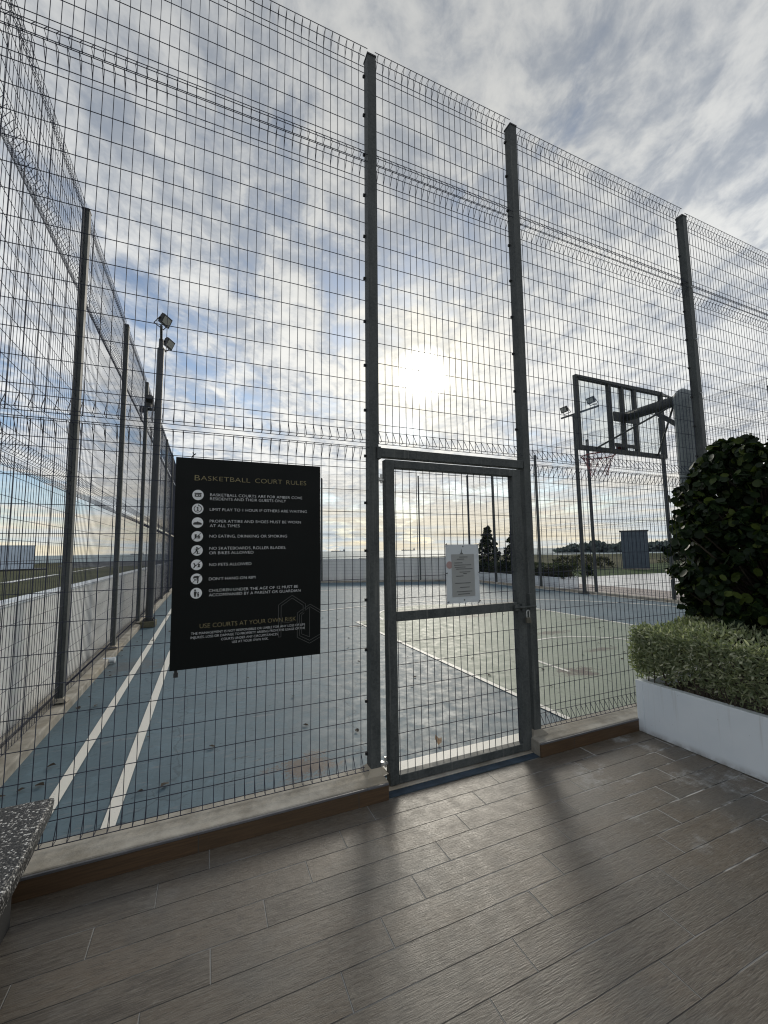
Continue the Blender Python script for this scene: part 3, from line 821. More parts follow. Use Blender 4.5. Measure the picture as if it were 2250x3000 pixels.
fl1 = empty('floodlight_pole', (-1.07, 9.95, 0), 'dark floodlight pole on a mossy block inside the left fence', 'floodlight', 'floodlight poles at the court sides')
m = MB(); m.box(-.155, .13, -.16, .18, 0.001, .125); m.obj('base_block', plain('mossy_concrete', (.10, .095, .06), .85, .35, 12, bump=.5), fl1, bevel=.015)
m = MB(); m.box(-.11, .10, -.11, .11, .126, .142); 
for sx in (-.085, .075):
    for sy in (-.085, .085): m.tube([(sx, sy, .142), (sx, sy, .175)], .013, 6)
m.obj('base_plate', M_DARKMETAL, fl1)
m = MB(); m.tube([(0, 0, .142), (.035, 0, 6.02)], .070, 14); m.tube([(.035, 0, 6.02), (.037, 0, 6.24)], .045, 12); m.obj('pole', M_POLE, fl1, smooth=False)
m = MB(); m.tube([(.037, 0, 6.22), (.09, -.60, 6.24)], .028, 8); m.tube([(.037, 0, 6.12), (.08, .55, 6.22)], .02, 8); m.obj('cross_arm', M_DARKMETAL, fl1)
M_LENS = material('floodlight_lens', lambda N, P: P(color=(.36, .36, .33), rough=.2))
def lamp_head(parent, loc, rot, w=.27, h=.20):
    e = MB(); e.box(-.035, .03, -w/2, w/2, -h/2, h/2)
    for i in range(9):
        yy = -w/2 + .04 + i * (w - .08) / 8
        e.box(-.075, -.034, yy - .006, yy + .006, -h/2 + .03, h/2 - .03)
    o = e.obj('lamp_head', M_DARKMETAL, parent); o.location = loc; o.rotation_euler = rot
    e = MB(); e.box(.031, .036, -w/2 + .03, w/2 - .03, -h/2 + .03, h/2 - .03); l = e.obj('lens', M_LENS, o)
    e = MB(); e.tube([(-.02, -w/2 - .015, 0), (-.09, -w/2 - .015, -h/2 - .06), (-.09, w/2 + .015, -h/2 - .06), (-.02, w/2 + .015, 0)], .012, 6); e.obj('bracket', M_DARKMETAL, o)
lamp_head(fl1, (.16, -.55, 6.40), (0, R(26), R(-30)))
lamp_head(fl1, (.15, .50, 6.40), (0, R(26), R(-26)))

fr = empty('floodlight_pole', (11.36, 9.93, 0), 'floodlight pole with two lamps on a crossbar seen through the backboard', 'floodlight', 'floodlight poles at the court sides')
m = MB(); m.box(-.14, .14, -.14, .14, .001, .03); m.obj('base_plate', M_GALV, fr)
m = MB(); m.tube([(0, 0, .03), (0, 0, 6.0)], .062, 12); m.obj('pole', M_GALV, fr)
m = MB(); m.beam((0, -.95, 5.98), (0, .55, 6.03), .05, .05); m.obj('cross_arm', M_GALV, fr)
lamp_head(fr, (-.05, -.72, 6.24), (0, R(22), R(180)))
lamp_head(fr, (-.05, .36, 6.28), (0, R(22), R(180)))

cam_ = empty('security_camera', (-1.2, 9.93, 4.62), 'black camera unit clamped to the floodlight pole high beside the left fence', 'camera')
m = MB(); m.beam((-.10, .1, .02), (.12, .0, .0), .05, .05); m.obj('clamp_arm', M_DARKMETAL, cam_)
m = MB(); m.tube([(-.02, -.05, .26), (-.02, .12, .10)], [.085, .06], 12); m.box(-.05, .02, -.02, .06, .05, .14); m.obj('housing', M_DARKMETAL, cam_)
m = MB(); m.box(-.20, -.08, .02, .12, -.06, .05); m.obj('junction_box', M_DARKMETAL, cam_)

pp = MB(); pp.tube([(-1.27, 6.86, .055), (-1.135, 6.86, .05)], .036, 12); pp.tube([(-1.15, 6.86, .05), (-1.13, 6.86, .05)], .042, 12)
tag(pp.obj('drain_pipe', M_WHITE), 'short white plastic pipe end poking from the left kerb', 'pipe')

# ------------------------------------------------------------------ basketball hoop
hoop = empty('basketball_hoop', (5.25, 2.99, 0), 'galvanised basketball hoop post with framed clear backboard seen from behind through the mesh', 'basketball hoop')
m = MB(); m.tube([(0, 0, .012), (.0, 0, 3.22), (.0, .015, 3.30), (0, .05, 3.34)], [.108, .108, .106, .082], 18); m.obj('post', M_GALV2, hoop, smooth=True)
m = MB(); m.box(-.2, .2, -.2, .2, .009, .025)
m.obj('base_plate', M_GALV, hoop)
m = MB(); m.tube([(0, .03, 3.275), (0, .74, 3.275)], .066, 16); m.obj('arm', M_GALV, hoop, smooth=True)
m = MB()
bx0, bx1, bz0, bz1, by = -.865, .885, 2.77, 3.765, .81
for a, b in (((bx0 + .025, bz0 + .051), (bx0 + .025, bz1 - .051)), ((bx1 - .025, bz0 + .051), (bx1 - .025, bz1 - .051))):
    m.box(a[0] - .025, a[0] + .025, by - .025, by + .025, bz0 + .0505, bz1 - .0505)
m.box(bx0, bx1, by - .026, by + .026, bz0, bz0 + .05); m.box(bx0, bx1, by - .026, by + .026, bz1 - .05, bz1)
for xx in (-.235, .02, .275): m.box(xx - .025, xx + .025, by - .024, by + .024, bz0 + .0505, bz1 - .0505)
m.obj('backboard_frame', M_GALV, hoop)
m = MB(); m.box(-.21, .30, by - .045, by - .0265, 3.205, 3.335); m.obj('mounting_plate', M_GALV, hoop)
m = MB(); m.box(-.21, .25, by - .04, by - .0265, 2.85, 2.90); m.obj('lower_crossbar', M_GALV, hoop)
m = MB()
for sx in (bx0 + .3, bx1 - .22): m.tube([(0.0, .12, 3.235), (sx, by - .03, bz0 + .03)], .012, 8)
m.tube([(bx1 - .03, by - .03, bz1 - .03), (.02, .16, 3.34)], .014, 8)
m.tube([(bx0 + .03, by - .03, bz1 - .03), (-.02, .16, 3.34)], .009, 8)
m.beam((0, .02, 2.90), (0, .34, 3.20), .04, .05)
m.obj('brace', M_GALV, hoop)
def b_glass(N, P):
    a = N.n('ShaderNodeBsdfTransparent'); a.inputs[0].default_value = (.93, .95, .95, 1)
    b = N.n('ShaderNodeBsdfGlossy'); b.inputs['Roughness'].default_value = .02
    mx = N.n('ShaderNodeMixShader'); mx.inputs[0].default_value = .06
    N.l.new(a.outputs[0], mx.inputs[1]); N.l.new(b.outputs[0], mx.inputs[2]); return mx.outputs[0]
M_ACR = material('clear_acrylic', b_glass)
m = MB(); m.box(bx0 + .01, bx1 - .01, by + .027, by + .037, bz0 + .01, bz1 - .01); m.obj('backboard_pane', M_ACR, hoop)
M_REDP = plain('red_rim_paint', (.20, .03, .03), .5, .2, 30)
m = MB(); rc = (.01, by + .045 + .15 + .225, 2.84); n = 32
m.tube([(rc[0] + .225*math.cos(2*math.pi*i/n), rc[1] + .225*math.sin(2*math.pi*i/n), rc[2]) for i in range(n)], .009, 8, closed=True)
m.box(-.09, .11, by + .04, by + .05, 2.79, 2.89); m.beam((-.05, by + .05, 2.835), (-.09, rc[1] - .19, 2.835), .02, .012); m.beam((.07, by + .05, 2.835), (.11, rc[1] - .19, 2.835), .02, .012)
m.obj('rim', M_REDP, hoop)
m = MB(); levels = [(.215, 0), (.175, -.085), (.145, -.165), (.125, -.24), (.12, -.30)]
for s in (1, -1):
    for i in range(12):
        pts = [(rc[0] + r_*math.cos(2*math.pi*(i + s*.5*j)/12), rc[1] + r_*math.sin(2*math.pi*(i + s*.5*j)/12), rc[2] + z_) for j, (r_, z_) in enumerate(levels)]
        m.tube(pts, .0035, 4, cap=False)
m.obj('net', plain('faded_red_net', (.34, .15, .16), .8, .2, 60), hoop)

# ------------------------------------------------------------------ planter, hedge, shrub on the right
def planter(name, loc, L, Wd, H, label, group=None, rz=0, th=.06):
    e = empty(name, loc, label, 'planter', group, rz)
    m = MB()
    m.box(0, Wd, 0, th, .0, H); m.box(0, Wd, L - th, L, .0, H); m.box(0, th, th, L - th, .0, H - .0005); m.box(Wd - th, Wd, th, L - th, .0, H - .0005)
    m.obj('planter_box', M_WHITE, e, bevel=.004)
    m = MB(); m.box(th, Wd - th, th, L - th, .02, H - .07); m.obj('planter_soil', M_SOIL, e)
    return e
planter('planter_box', (3.285, -1.6, .002), 4.025, 1.55, .405, 'white rendered planter at the right under the variegated hedge', 'white planters')
def leaves(c, dirs, L, Wd, fold=.25, curl=.15, rnd=True, tip=1.0):
    """pointed leaf of 6 faces (two rows of three) at c along dirs"""
    n = len(c)
    d = dirs / (np.linalg.norm(dirs, axis=1, keepdims=True) + 1e-9)
    a = RNG.normal(size=(n, 3)); s = np.cross(d, a); s /= (np.linalg.norm(s, axis=1, keepdims=True) + 1e-9)
    u = np.cross(s, d)
    L = (L * RNG.uniform(.7, 1.25, n))[:, None]; Wd = (Wd * RNG.uniform(.75, 1.2, n))[:, None]
    st = [(0, 0, 0), (.33, .8, -.03), (.68, .75, -.10), (1.0, .0, -.22)]
    V = []
    V.append(c)
    for t, w, k in st[1:3]:
        mid = c + d * L * t + u * (k * curl * 4 * L)
        V.append(mid - s * Wd * .5 * w + u * Wd * fold * w); V.append(mid); V.append(mid + s * Wd * .5 * w + u * Wd * fold * w)
    V.append(c + d * L + u * (-.22 * curl * 4 * L))
    V = np.stack(V, 1)                       # n,8,3
    F = np.array([[0, 2, 1, 1], [0, 3, 2, 2], [1, 2, 5, 4], [2, 3, 6, 5], [4, 5, 7, 7], [5, 6, 7, 7]])
    tris = np.array([[0, 2, 1], [0, 3, 2], [1, 2, 5], [1, 5, 4], [2, 3, 6], [2, 6, 5], [4, 5, 7], [5, 6, 7]])
    faces = (tris[None] + (np.arange(n) * 8)[:, None, None]).reshape(-1, 3)
    return V.reshape(-1, 3), faces
def round_leaves(c, nrm, r, asp=.8):
    """obovate leaf: an eight-sided fan, slightly cupped"""
    n = len(c)
    nrm = nrm / (np.linalg.norm(nrm, axis=1, keepdims=True) + 1e-9)
    a = RNG.normal(size=(n, 3)); s = np.cross(nrm, a); s /= (np.linalg.norm(s, axis=1, keepdims=True) + 1e-9); t = np.cross(nrm, s)
    rr_ = (r * RNG.uniform(.7, 1.25, n))[:, None]
    V = [c - nrm * rr_ * .12]
    for i in range(8):
        an = 2 * math.pi * i / 8
        k = (1.0 + .12 * math.cos(an))
        V.append(c + s * rr_ * math.cos(an) * k + t * rr_ * asp * math.sin(an) * k)
    V = np.stack(V, 1)
    tris = np.array([[0, i + 1, (i + 1) % 8 + 1] for i in range(8)])
    faces = (tris[None] + (np.arange(n) * 9)[:, None, None]).reshape(-1, 3)
    return V.reshape(-1, 3), faces

hd = empty('clipped_hedge', (3.3, 0, .35), 'clipped hedge of narrow pale variegated leaves growing in the near white planter', 'hedge')
def hedge_pts(n, x0, x1, y0, y1, z0, z1, lump=.05):
    """points on the skin of a lumpy box, denser outside"""
    p = RNG.uniform(0, 1, (n, 3)); f = RNG.integers(0, 10, n)
    dpt = RNG.exponential(.05, n)
    x = x0 + p[:, 0] * (x1 - x0); y = y0 + p[:, 1] * (y1 - y0); z = z0 + p[:, 2] * (z1 - z0)
    nr = np.zeros((n, 3))
    top = f < 4; lf = (f >= 4) & (f < 8); fr_ = (f >= 8)
    z = np.where(top, z1 - dpt, z); nr[top] = (0, 0, 1)
    x = np.where(lf, x0 + dpt, x); nr[lf] = (-1, 0, .25)
    y = np.where(fr_, y1 - dpt, y); nr[fr_] = (0, 1, .25)
    w = lump * (np.sin(x * 7.1 + 1) * np.cos(y * 6.3) + .6 * np.sin(x * 15 + y * 13) + .6 * np.sin(z * 11 + y * 9))
    c = np.stack([x, y, z], 1) + nr * w[:, None] * .7
    # round off the edges
    cut = (np.maximum(0, x0 + .10 - c[:, 0]) + np.maximum(0, c[:, 2] - z1 + .10) > .13)
    c[cut, 0] += .03; c[cut, 2] -= .035
    taper = np.clip((z0 + .16 - c[:, 2]) / .16, 0, 1)
    c[:, 0] += taper * .07
    return c, nr
c, nr = hedge_pts(34000, 3.245, 4.75, -.6, 2.43, .40, .835, .035)
dv = nr * .45 + RNG.normal(size=c.shape) * .7 + np.array([0, 0, .18])
low = (c[:, 2] < .55) & (RNG.uniform(0, 1, len(c)) < (.55 - c[:, 2]) / .15 * .8)
inner = np.clip((.62 - c[:, 2]) / .2, 0, 1); c[:, 0] += inner * .06
c = c[~low]; dv = dv[~low]
v, f = leaves(c, dv, .046, .0145, .2)
o = np_mesh('leaf_cover', v, f, [M_HEDGE], parent=hd); o.matrix_parent_inverse = Matrix.Translation((-3.3, 0, -.35))
m = MB()
for i in range(120):
    x = random.uniform(3.34, 3.75); y = random.uniform(.2, 2.38)
    m.tube([(x, y, .33), (x + random.uniform(-.05, .05), y + random.uniform(-.05, .05), .5), (x + random.uniform(-.1, .1), y + random.uniform(-.1, .1), .75)], .004, 4)
o = m.obj('twigs', M_BARK, hd); o.matrix_parent_inverse = Matrix.Translation((-3.3, 0, -.35))

def clusia(name, base, H, Rm, label, nclump, leaf_r, shape, group=None, seed=3, per=(26, 40), trunk=True):
    rs = np.random.default_rng(seed)
    e = empty(name, base, label, 'shrub', group)
    m = MB(); tips = []
    for i in range(nclump):
        t = (i + .5) / nclump
        zz = H * (.04 + .94 * t); rad = Rm * shape(t)
        an = i * 2.39996 + rs.uniform(-.4, .4)
        q = rs.uniform(.35, 1.0) ** .5 * (1 if rs.uniform() > .22 else rs.uniform(1.02, 1.17))
        tips.append((rad * q * math.cos(an), rad * q * math.sin(an), zz + rs.uniform(-.05, .05) * H))
    m.tube([(0, 0, -.12), (.02, .01, H * .3), (-.01, .0, H * .85)], [.035, .028, .012], 7)
    for x, y, z in tips:
        z0 = max(.02, z - .45 * math.hypot(x, y) - .08)
        m.tube([(0, 0, z0 * .8), (x * .55, y * .55, z0 + (z - z0) * .35), (x, y, z)], [.014, .009, .005], 5)
    m.obj('trunk', M_BARK, e)
    C = []; D_ = []
    for x, y, z in tips:
        k_ = int(rs.integers(*per))
        out = np.array([x, y, .12 * H]); out /= np.linalg.norm(out) + 1e-6
        for j in range(k_):
            dd = rs.normal(size=3) * .75 + out * .7 + np.array([0, 0, .85]); dd /= np.linalg.norm(dd)
            C.append(np.array([x, y, z]) + dd * rs.uniform(.3, 1.0) * leaf_r * 3.3); D_.append(dd + rs.normal(size=3) * .6)
    v, f = round_leaves(np.array(C), np.array(D_), leaf_r)
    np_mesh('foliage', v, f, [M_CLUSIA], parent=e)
    return e
def sh_near(t): return (.55 + .45 * min(1, t / .35)) * (1.0 if t < .6 else max(.15, 1 - ((t - .6) / .42) ** 1.7))
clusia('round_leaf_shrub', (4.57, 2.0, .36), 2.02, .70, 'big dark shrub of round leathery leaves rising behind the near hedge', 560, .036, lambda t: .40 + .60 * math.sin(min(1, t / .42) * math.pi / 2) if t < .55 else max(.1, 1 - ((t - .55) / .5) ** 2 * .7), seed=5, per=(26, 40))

# pebble bench at lower left
bn = empty('pebble_bench', (-1.4, 1.9, 0), 'dark pebble-wash bench slab at the lower left against the kerb', 'bench')
m = MB()
top, bot = .42, .335
out = [(-.60, 2.40), (-.578, 2.06), (-.570, 1.80), (-.566, 1.30), (-2.3, 1.30), (-2.3, 2.40)]
n = len(out)
v = [(x + 1.4, y - 1.9, top) for x, y in out] + [(x + 1.4 - (.012 if i < 4 else 0), y - 1.9, bot) for i, (x, y) in enumerate(out)]
m.add(v, [tuple(reversed(range(n)))] + [tuple(range(n, 2*n))] + [(i, (i+1) % n, (i+1) % n + n, i + n) for i in range(n)])
m.obj('bench_slab', M_PEBBLE, bn, bevel=.014)
m = MB(); m.box(-.85, .70, -.48, .38, .001, .334); m.obj('bench_base', plain('dark_render', (.03, .03, .03), .8, .2, 8), bn)

# ------------------------------------------------------------------ court litter
def flat_leaf_mesh(seed):
    rs = random.Random(seed); m = MB()
    L, w = .055, .02
    pts = [(0, 0, 0), (L*.3, w*.8, .006), (L*.65, w*.7, .012), (L, 0, .004), (L*.65, -w*.7, .011), (L*.3, -w*.8, .005)]
    m.add(pts, [(0, 1, 2, 3), (0, 3, 4, 5)])
    me = m.mesh('dry_leaf'); me.materials.append(M_LITTER); return me
M_LITTER = plain('dry_leaf', (.045, .035, .025), .8, .3, 20)
M_LITTER2 = plain('pale_dry_leaf', (.42, .30, .19), .7, .2, 30)
lms = [flat_leaf_mesh(i) for i in range(3)]
rl = random.Random(21)
spots = [(rl.uniform(-1.1, 2.8), rl.uniform(2.9, 9.5)) for _ in range(46)] + [(rl.uniform(3, 8), rl.uniform(3, 8.5)) for _ in range(34)] + [(rl.uniform(-1.17, -1.0), rl.uniform(3.2, 9)) for _ in range(14)]
for i, (x, y) in enumerate(spots):
    o = link('dry_leaf', lms[i % 3]); o.location = (x, y, .0105); o.rotation_euler = (rl.uniform(-.15, .15), rl.uniform(-.1, .1), rl.uniform(0, 6.3))
    sc_ = rl.uniform(.5, 1.3); o.scale = (sc_, sc_, sc_)
    tag(o, 'small dark dry leaf lying on the court floor', 'dry leaf', 'small dark leaves strewn over the court')
m = MB(); m.add([(-.03, 0, .003), (-.008, .022, .03), (.02, .018, .045), (.045, 0, .01), (.02, -.02, .028), (-.01, -.02, .012)], [(0, 1, 2, 3), (0, 3, 4, 5)])
o = m.obj('dry_leaf', M_LITTER2); o.location = (1.68, 2.905, .01); o.rotation_euler = (0, 0, 1.0); o.scale = (1.25, 1.25, 1.25)
tag(o, 'curled pale brown leaf on the blue court behind the gate mesh', 'dry leaf')

# ================================================================== BEYOND THE COURT
def b_ground(N, P):
    p = N.wpos(); x, y, z = N.xyz(p)
    n1 = N.noise(p, .05, 5, .6); n2 = N.noise(p, .6, 5, .65); n3 = N.noise(p, 6, 4, .7)
    c = N.mix(N.ramp(n1, .35, .65), (.05, .06, .03), (.11, .105, .062))
    c = N.mix(N.ramp(n2, .4, .7, 0, .7), c, (.075, .08, .04))
    c = N.mix(N.ramp(n3, .5, .7, 0, .5), c, (.04, .045, .025))
    P(color=c, rough=.95, spec=.1, normal=N.bump(n3, .8, .05))
M_GROUND = material('rough_ground', b_ground)
M_GRASS = plain('mown_grass', (.055, .085, .035), .95, .3, 2.0, spec=.1)
M_PAVE = plain('pale_paving', (.70, .69, .67), .42, .06, .6)
def b_brick(N, P):
    p = N.wpos()
    b = N.n('ShaderNodeTexBrick'); N.put(b.inputs['Vector'], p); b.inputs['Scale'].default_value = 4.5; b.inputs['Mortar Size'].default_value = .012
    b.inputs['Color1'].default_value = (.30, .24, .21, 1); b.inputs['Color2'].default_value = (.38, .32, .29, 1); b.inputs['Mortar'].default_value = (.22, .2, .19, 1)
    P(color=N.mix(N.ramp(N.noise(p, 1.2, 4), .35, .7, 0, .5), b.outputs[0], (.42, .38, .36)), rough=.6)
M_BRICK = material('pinkish_pavers', b_brick)
ga = np.linspace(0, 2 * math.pi, 121)[:-1]
def shore(a):   # radius of the land by azimuth from +Y towards +X, nearer towards the open sea ahead
    d = math.degrees(a)
    d = (d + 180) % 360 - 180
    if -20 <= d <= 12: return 98 - max(0, d) * 2.2
    if 12 < d <= 40: return 72
    if 40 < d <= 70: return 84 + (d - 40) * 1.5
    return 130
pts = []
for a in ga:
    r_ = shore(a) * (1 + .015 * math.sin(9 * a) + .01 * math.sin(23 * a)); pts.append((r_ * math.sin(a), r_ * math.cos(a)))
m = MB(); n = len(pts)
m.add([(x, y, -.03) for x, y in pts] + [(x * 1.04, y * 1.04, -3.2) for x, y in pts], [tuple(reversed(range(n)))] + [(i, (i+1) % n, (i+1) % n + n, i + n) for i in range(n)])
tag(m.obj('ground', M_GROUND), kind='structure')
def b_sea(N, P):
    p = N.wpos()
    n = N.noise(N.scale(p, (.35, 1, 1)), .5, 6, .6)
    P(color=(.20, .26, .28), rough=.6, spec=.35, normal=N.bump(n, .5, .3))
M_SEA = material('sea_water', b_sea)
m = MB(); nn = 64
rings = [20, 60, 120, 300, 900, 3000, 9000, 30000]
vs = [(0, 0, -2.6)]; fs = []
for r_ in rings: vs += [(r_ * math.cos(2*math.pi*i/nn), r_ * math.sin(2*math.pi*i/nn), -2.6) for i in range(nn)]
fs += [(0, 1 + i, 1 + (i+1) % nn) for i in range(nn)]
for k_ in range(len(rings) - 1):
    for i in range(nn): fs.append((1 + k_*nn + i, 1 + (k_+1)*nn + i, 1 + (k_+1)*nn + (i+1) % nn, 1 + k_*nn + (i+1) % nn))
m.add(vs, fs); tag(m.obj('sea', M_SEA), kind='structure')
# shoreline bank of dark stone on the left
def ridge(name, path, h, w, mat, seed, kind='structure', n=60):
    rs = random.Random(seed); m = MB(); vs = []; fs = []
    P_ = [Vector((*p, 0)) for p in path]
    for i in range(n + 1):
        t = i / n * (len(P_) - 1); j = min(int(t), len(P_) - 2); a = P_[j].lerp(P_[j+1], t - j); d = (P_[j+1] - P_[j]).normalized(); s = Vector((-d.y, d.x, 0))
        hh = h(i / n) * (1 + rs.uniform(-.06, .06))
        for o_, z_ in ((-1, -.02), (-.55, .45), (-.25, .97), (.2, 1.0), (.6, .5), (1, -.02)):
            q = a + s * o_ * w * (1 + rs.uniform(-.05, .05)); vs.append((q.x, q.y, z_ * hh - .03))
    for i in range(n):
        for k_ in range(5): fs.append((i*6+k_, i*6+k_+1, (i+1)*6+k_+1, (i+1)*6+k_))
    m.add(vs, fs); o = m.obj(name, mat); tag(o, kind=kind); return o
M_ROCK = plain('dark_bank_stone', (.06, .068, .075), .9, .4, .9, bump=1.0)
ridge('shore_bank_hill', [(-17.5, 66), (-14, 68), (-6, 69), (8, 70)], lambda t: .52 * min(1, t * 9 + .08), 5.5, M_ROCK, 4)
ridge('shore_bank_hill', [(-38, 74), (-26, 72), (-17, 71)], lambda t: .42, 5, M_GROUND, 6)
sheet('gravel_path', [(-10.9, 30.6), (-10.4, 30.9), (-10.9, 41.5), (-11.2, 41.3)], -.018, M_PAVE)
sheet('shore_path', [(-11.35, 46.0), (-11.15, 46.0), (-12.1, 71), (-12.5, 71)], -.016, M_PAVE)
# right side paving
sheet('paver_path', [(11.63, -8), (14.44, -8), (14.44, 17.0), (11.63, 16.5)], -.012, M_BRICK)
sheet('plaza_pavement', [(14.442, -8), (40, -8), (40, 14.6), (14.442, 15.85)], -.012, M_PAVE)
sheet('grass_verge', [(13.0, 17.1), (14.442, 15.86), (40, 14.61), (60, 14), (52, 30), (26, 20.5), (13.0, 23)], -.014, M_GRASS)
ridge('scrub_bank', [(19, 52), (34, 49), (50, 42), (70, 33)], lambda t: .55, 9, M_GROUND, 8)

# planter outside the right fence with hedge and two conical shrubs
planter('planter_box', (11.78, 11.38, -.01), 6.2, .98, .44, 'long white planter with a dark hedge outside the far right of the fence', 'white planters')
fh = empty('low_hedge', (11.85, 11.4, .4), 'low dark green hedge in the long planter beyond the court', 'hedge')
c, nr = hedge_pts(5200, 0, .85, 0, 6.05, -.02, .45, .06)
c2 = c.copy(); c2[:, 1] = RNG.uniform(0, .06, len(c)) * 1.0; c2 = c2[:900]
c = np.concatenate([c, c2]); nr = np.concatenate([nr, np.tile([0, -1, .2], (900, 1))])
v, f = leaves(c, nr + RNG.normal(size=c.shape) * .7, .09, .035)
np_mesh('leaf_cover', v, f, [M_FARHEDGE], parent=fh)
m = MB(); m.box(.12, .75, .12, 5.9, -.05, .34); m.obj('hedge_core', M_SOIL, fh)
cone = lambda t: max(.06, (1 - t) ** .8) * (.75 + .25 * min(1, t / .12))
clusia('conical_shrub', (12.35, 16.2, .38), 2.12, .74, 'dark conical shrub standing whole beside the notice, in the long planter', 170, .042, cone, 'conical shrubs in the long planter', 8, (22, 34))
clusia('conical_shrub', (12.35, 14.3, .38), 1.92, .66, 'dark conical shrub half hidden by the gate frame, in the long planter', 160, .042, cone, 'conical shrubs in the long planter', 9, (22, 34))

# utility cabinet on the verge
def b_corr(N, P):
    p = N.opos(); x, y, z = N.xyz(p)
    P(color=N.mix(N.ramp(N.noise(p, 3, 4), .3, .7), (.06, .085, .115), (.08, .108, .14)), rough=.55)
M_CAB = material('slate_blue_paint', b_corr)
ub = empty('utility_cabinet', (26.9, 19.2, -.02), 'tall slate-blue ribbed cabinet on the grass beyond the pale paving', 'cabinet', None, R(-54))
m = MB(); m.box(-.78, .78, -.7, .7, .08, 2.55)
for i in range(11): m.box(-.76 + i * .148, -.72 + i * .148, -.73, -.699, .15, 2.45)
m.obj('cabinet_body', M_CAB, ub)
m = MB(); m.box(-.84, .84, -.78, .76, 2.551, 2.62); m.obj('cabinet_roof', M_DARKMETAL, ub)
m = MB(); m.box(-.80, .80, -.72, .72, -.02, .079); m.obj('cabinet_plinth', M_CONC, ub)
ct = empty('storage_container', (-20.2, 55.9, -.03), 'pale blue-grey storage container far off on the grass at the left edge', 'container', None, R(18.4))
M_CONT = plain('pale_blue_container_paint', (.55, .64, .76), .55, .1, 1.0)
m = MB(); m.box(-3.0, 3.0, -1.2, 1.2, .16, 2.58)
for i in range(30): m.box(-2.95 + i * .2, -2.87 + i * .2, -1.23, -1.199, .3, 2.45)
m.obj('container_body', M_CONT, ct)
m = MB(); m.box(-3.05, 3.05, -1.24, 1.24, 2.581, 2.66); m.obj('container_roof', M_CONT, ct)
m = MB(); m.box(-3.05, 4.1, -1.25, 1.2, 0, .155); m.obj('container_skid', M_DARKMETAL, ct)

# scrub beyond the paving
def bush(x, y, h_, w_, label, seed, group='scrub bushes beyond the paving', z0=-.03, n=420, mat=None):
    rs = np.random.default_rng(seed)
    e = empty('scrub_bush', (x, y, z0), label, 'bush', group)
    a = rs.uniform(0, 2*math.pi, n); q = rs.uniform(.2, 1, n) ** .5; t = rs.uniform(0, 1, n)
    rad = w_ * q * np.sqrt(1 - t ** 1.6) * (1 + .3 * np.sin(3 * a + seed))
    C = np.stack([rad * np.cos(a), rad * np.sin(a), .05 + h_ * t], 1)
    v, f = leaves(C, np.stack([np.cos(a), np.sin(a), np.full(n, .8)], 1) + rs.normal(size=C.shape) * .5, .22, .09)
    np_mesh('foliage', v, f, [mat or M_BUSH], parent=e)
    m = MB()
    for i in range(5): m.tube([(0, 0, -.02), (rs.uniform(-.5, .5) * w_, rs.uniform(-.5, .5) * w_, h_ * .7)], .02, 4)
    m.obj('stems', M_BARK, e)
bl = [('scrub bush behind the end of the long planter', 22.6, 21.2, .8, 1.0), ('broad scrub bush behind the floodlight pole', 25.5, 22.2, .85, 1.3),
      ('dark scrub bush left of the slate-blue cabinet', 28.0, 22.8, .65, 1.0), ('low scrub bush right of the slate-blue cabinet', 36.0, 22.0, .8, 1.1), ('scrub bush farthest right before the near shrub', 40.5, 23.0, 1.0, 1.2)]
for i, (lb, x, y, h_, w_) in enumerate(bl): bush(x, y, h_, w_, lb, 30 + i)
bush(17.95, 15.45, .42, .2, 'tiny dark bush at the far edge of the pale paving', 77, 'scrub bushes beyond the paving', -.01, 160, M_CLUSIA)

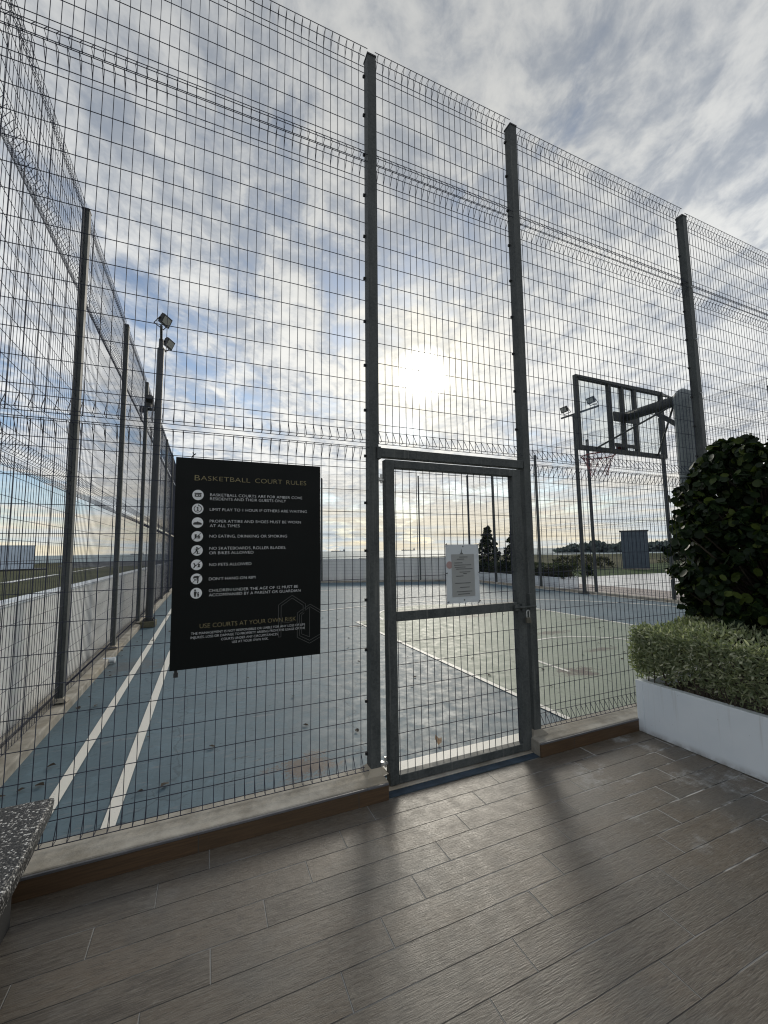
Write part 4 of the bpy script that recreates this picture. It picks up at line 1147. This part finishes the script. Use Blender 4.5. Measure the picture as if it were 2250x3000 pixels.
# far wooded headland: reads as one mass
def far_wood():
    rs = np.random.default_rng(5); C = []
    for i in range(1500):
        t = rs.uniform(0, 1); az = R(46.2 + 16.5 * t)
        hgt = (1.2 + 5.8 * min(1, t / .12)) * (1 + .22 * math.sin(t * 31) + .16 * math.sin(t * 73 + 1)) * (1 - .25 * t)
        if t < .05: hgt *= .6 + .6 * rs.uniform()
        dist = 400 + rs.uniform(-25, 25)
        for j in range(3):
            C.append((dist * math.sin(az) + rs.normal() * 2, dist * math.cos(az) + rs.normal() * 2, -2.4 + hgt * rs.uniform(.05, 1)))
    C = np.array(C); n = len(C)
    v, f = round_leaves(C, rs.normal(size=C.shape) + np.array([-.7, -.7, .4]), 1.5, .8)
    o = np_mesh('far_wood', v, f, [M_WOOD]); tag(o, kind='stuff'); return o
far_wood()
m = MB()
for i in range(24):
    t0, t1 = i / 24, (i + 1) / 24
    a, b = R(46.0 + 17 * t0), R(46.0 + 17 * t1)
    m.quad((385*math.sin(a), 385*math.cos(a), -2.5), (385*math.sin(b), 385*math.cos(b), -2.5), (440*math.sin(b), 440*math.cos(b), -1.5), (440*math.sin(a), 440*math.cos(a), -1.5))
tag(m.obj('headland_terrain', M_GROUND), kind='structure')

# ships on the horizon
M_HULL = plain('hazy_ship_hull', (.20, .21, .23), .7, .1, .05); M_SUPER = plain('hazy_ship_white', (.34, .35, .36), .7, .1, .05)
def ship(az, dist, L, label, flip=1):
    a = R(az); e = empty('cargo_ship', (dist * math.sin(a), dist * math.cos(a), -2.6), label, 'ship', 'ships on the horizon', -a)
    m = MB(); hl = L / 2
    m.add([(-hl, -8, 0), (hl*.93, -8, 0), (hl, 0, 0), (hl*.93, 8, 0), (-hl, 8, 0), (-hl, -8, 6), (hl*.96, -8, 7), (hl*1.05, 0, 9), (hl*.96, 8, 7), (-hl, 8, 6)],
          [(4,3,2,1,0), (5,6,7,8,9), (0,1,6,5), (1,2,7,6), (2,3,8,7), (3,4,9,8), (4,0,5,9)])
    o = m.obj('hull', M_HULL, e); o.scale = (flip, 1, 1)
    m = MB(); m.box(-hl*.92, -hl*.72, -7, 7, 6, 17); m.box(-hl*.88, -hl*.76, -6, 6, 17.01, 20); m.box(-hl*.90, -hl*.84, -2, 2, 20.01, 25)
    o = m.obj('bridge', M_SUPER, e); o.scale = (flip, 1, 1)
    m = MB()
    for t in (-.3, .05, .4, .75): m.tube([(hl*t, 0, 6), (hl*t, 0, 15)], 1.0, 6); m.beam((hl*t, 0, 14), (hl*(t + .2), 0, 10), 1.0, 1.0)
    o = m.obj('deck_cranes', M_HULL, e); o.scale = (flip, 1, 1)
ship(16.9, 3600, 118, 'hazy cargo ship on the horizon just right of the black sign', -1)
ship(26.6, 3600, 118, 'hazy cargo ship on the horizon behind the left half of the gate', -1)
ship(-7.6, 5000, 120, 'faint cargo ship on the horizon beyond the left fence', -1)
ship(38.9, 4200, 90, 'hazy cargo ship on the horizon between the two conical shrubs', -1)
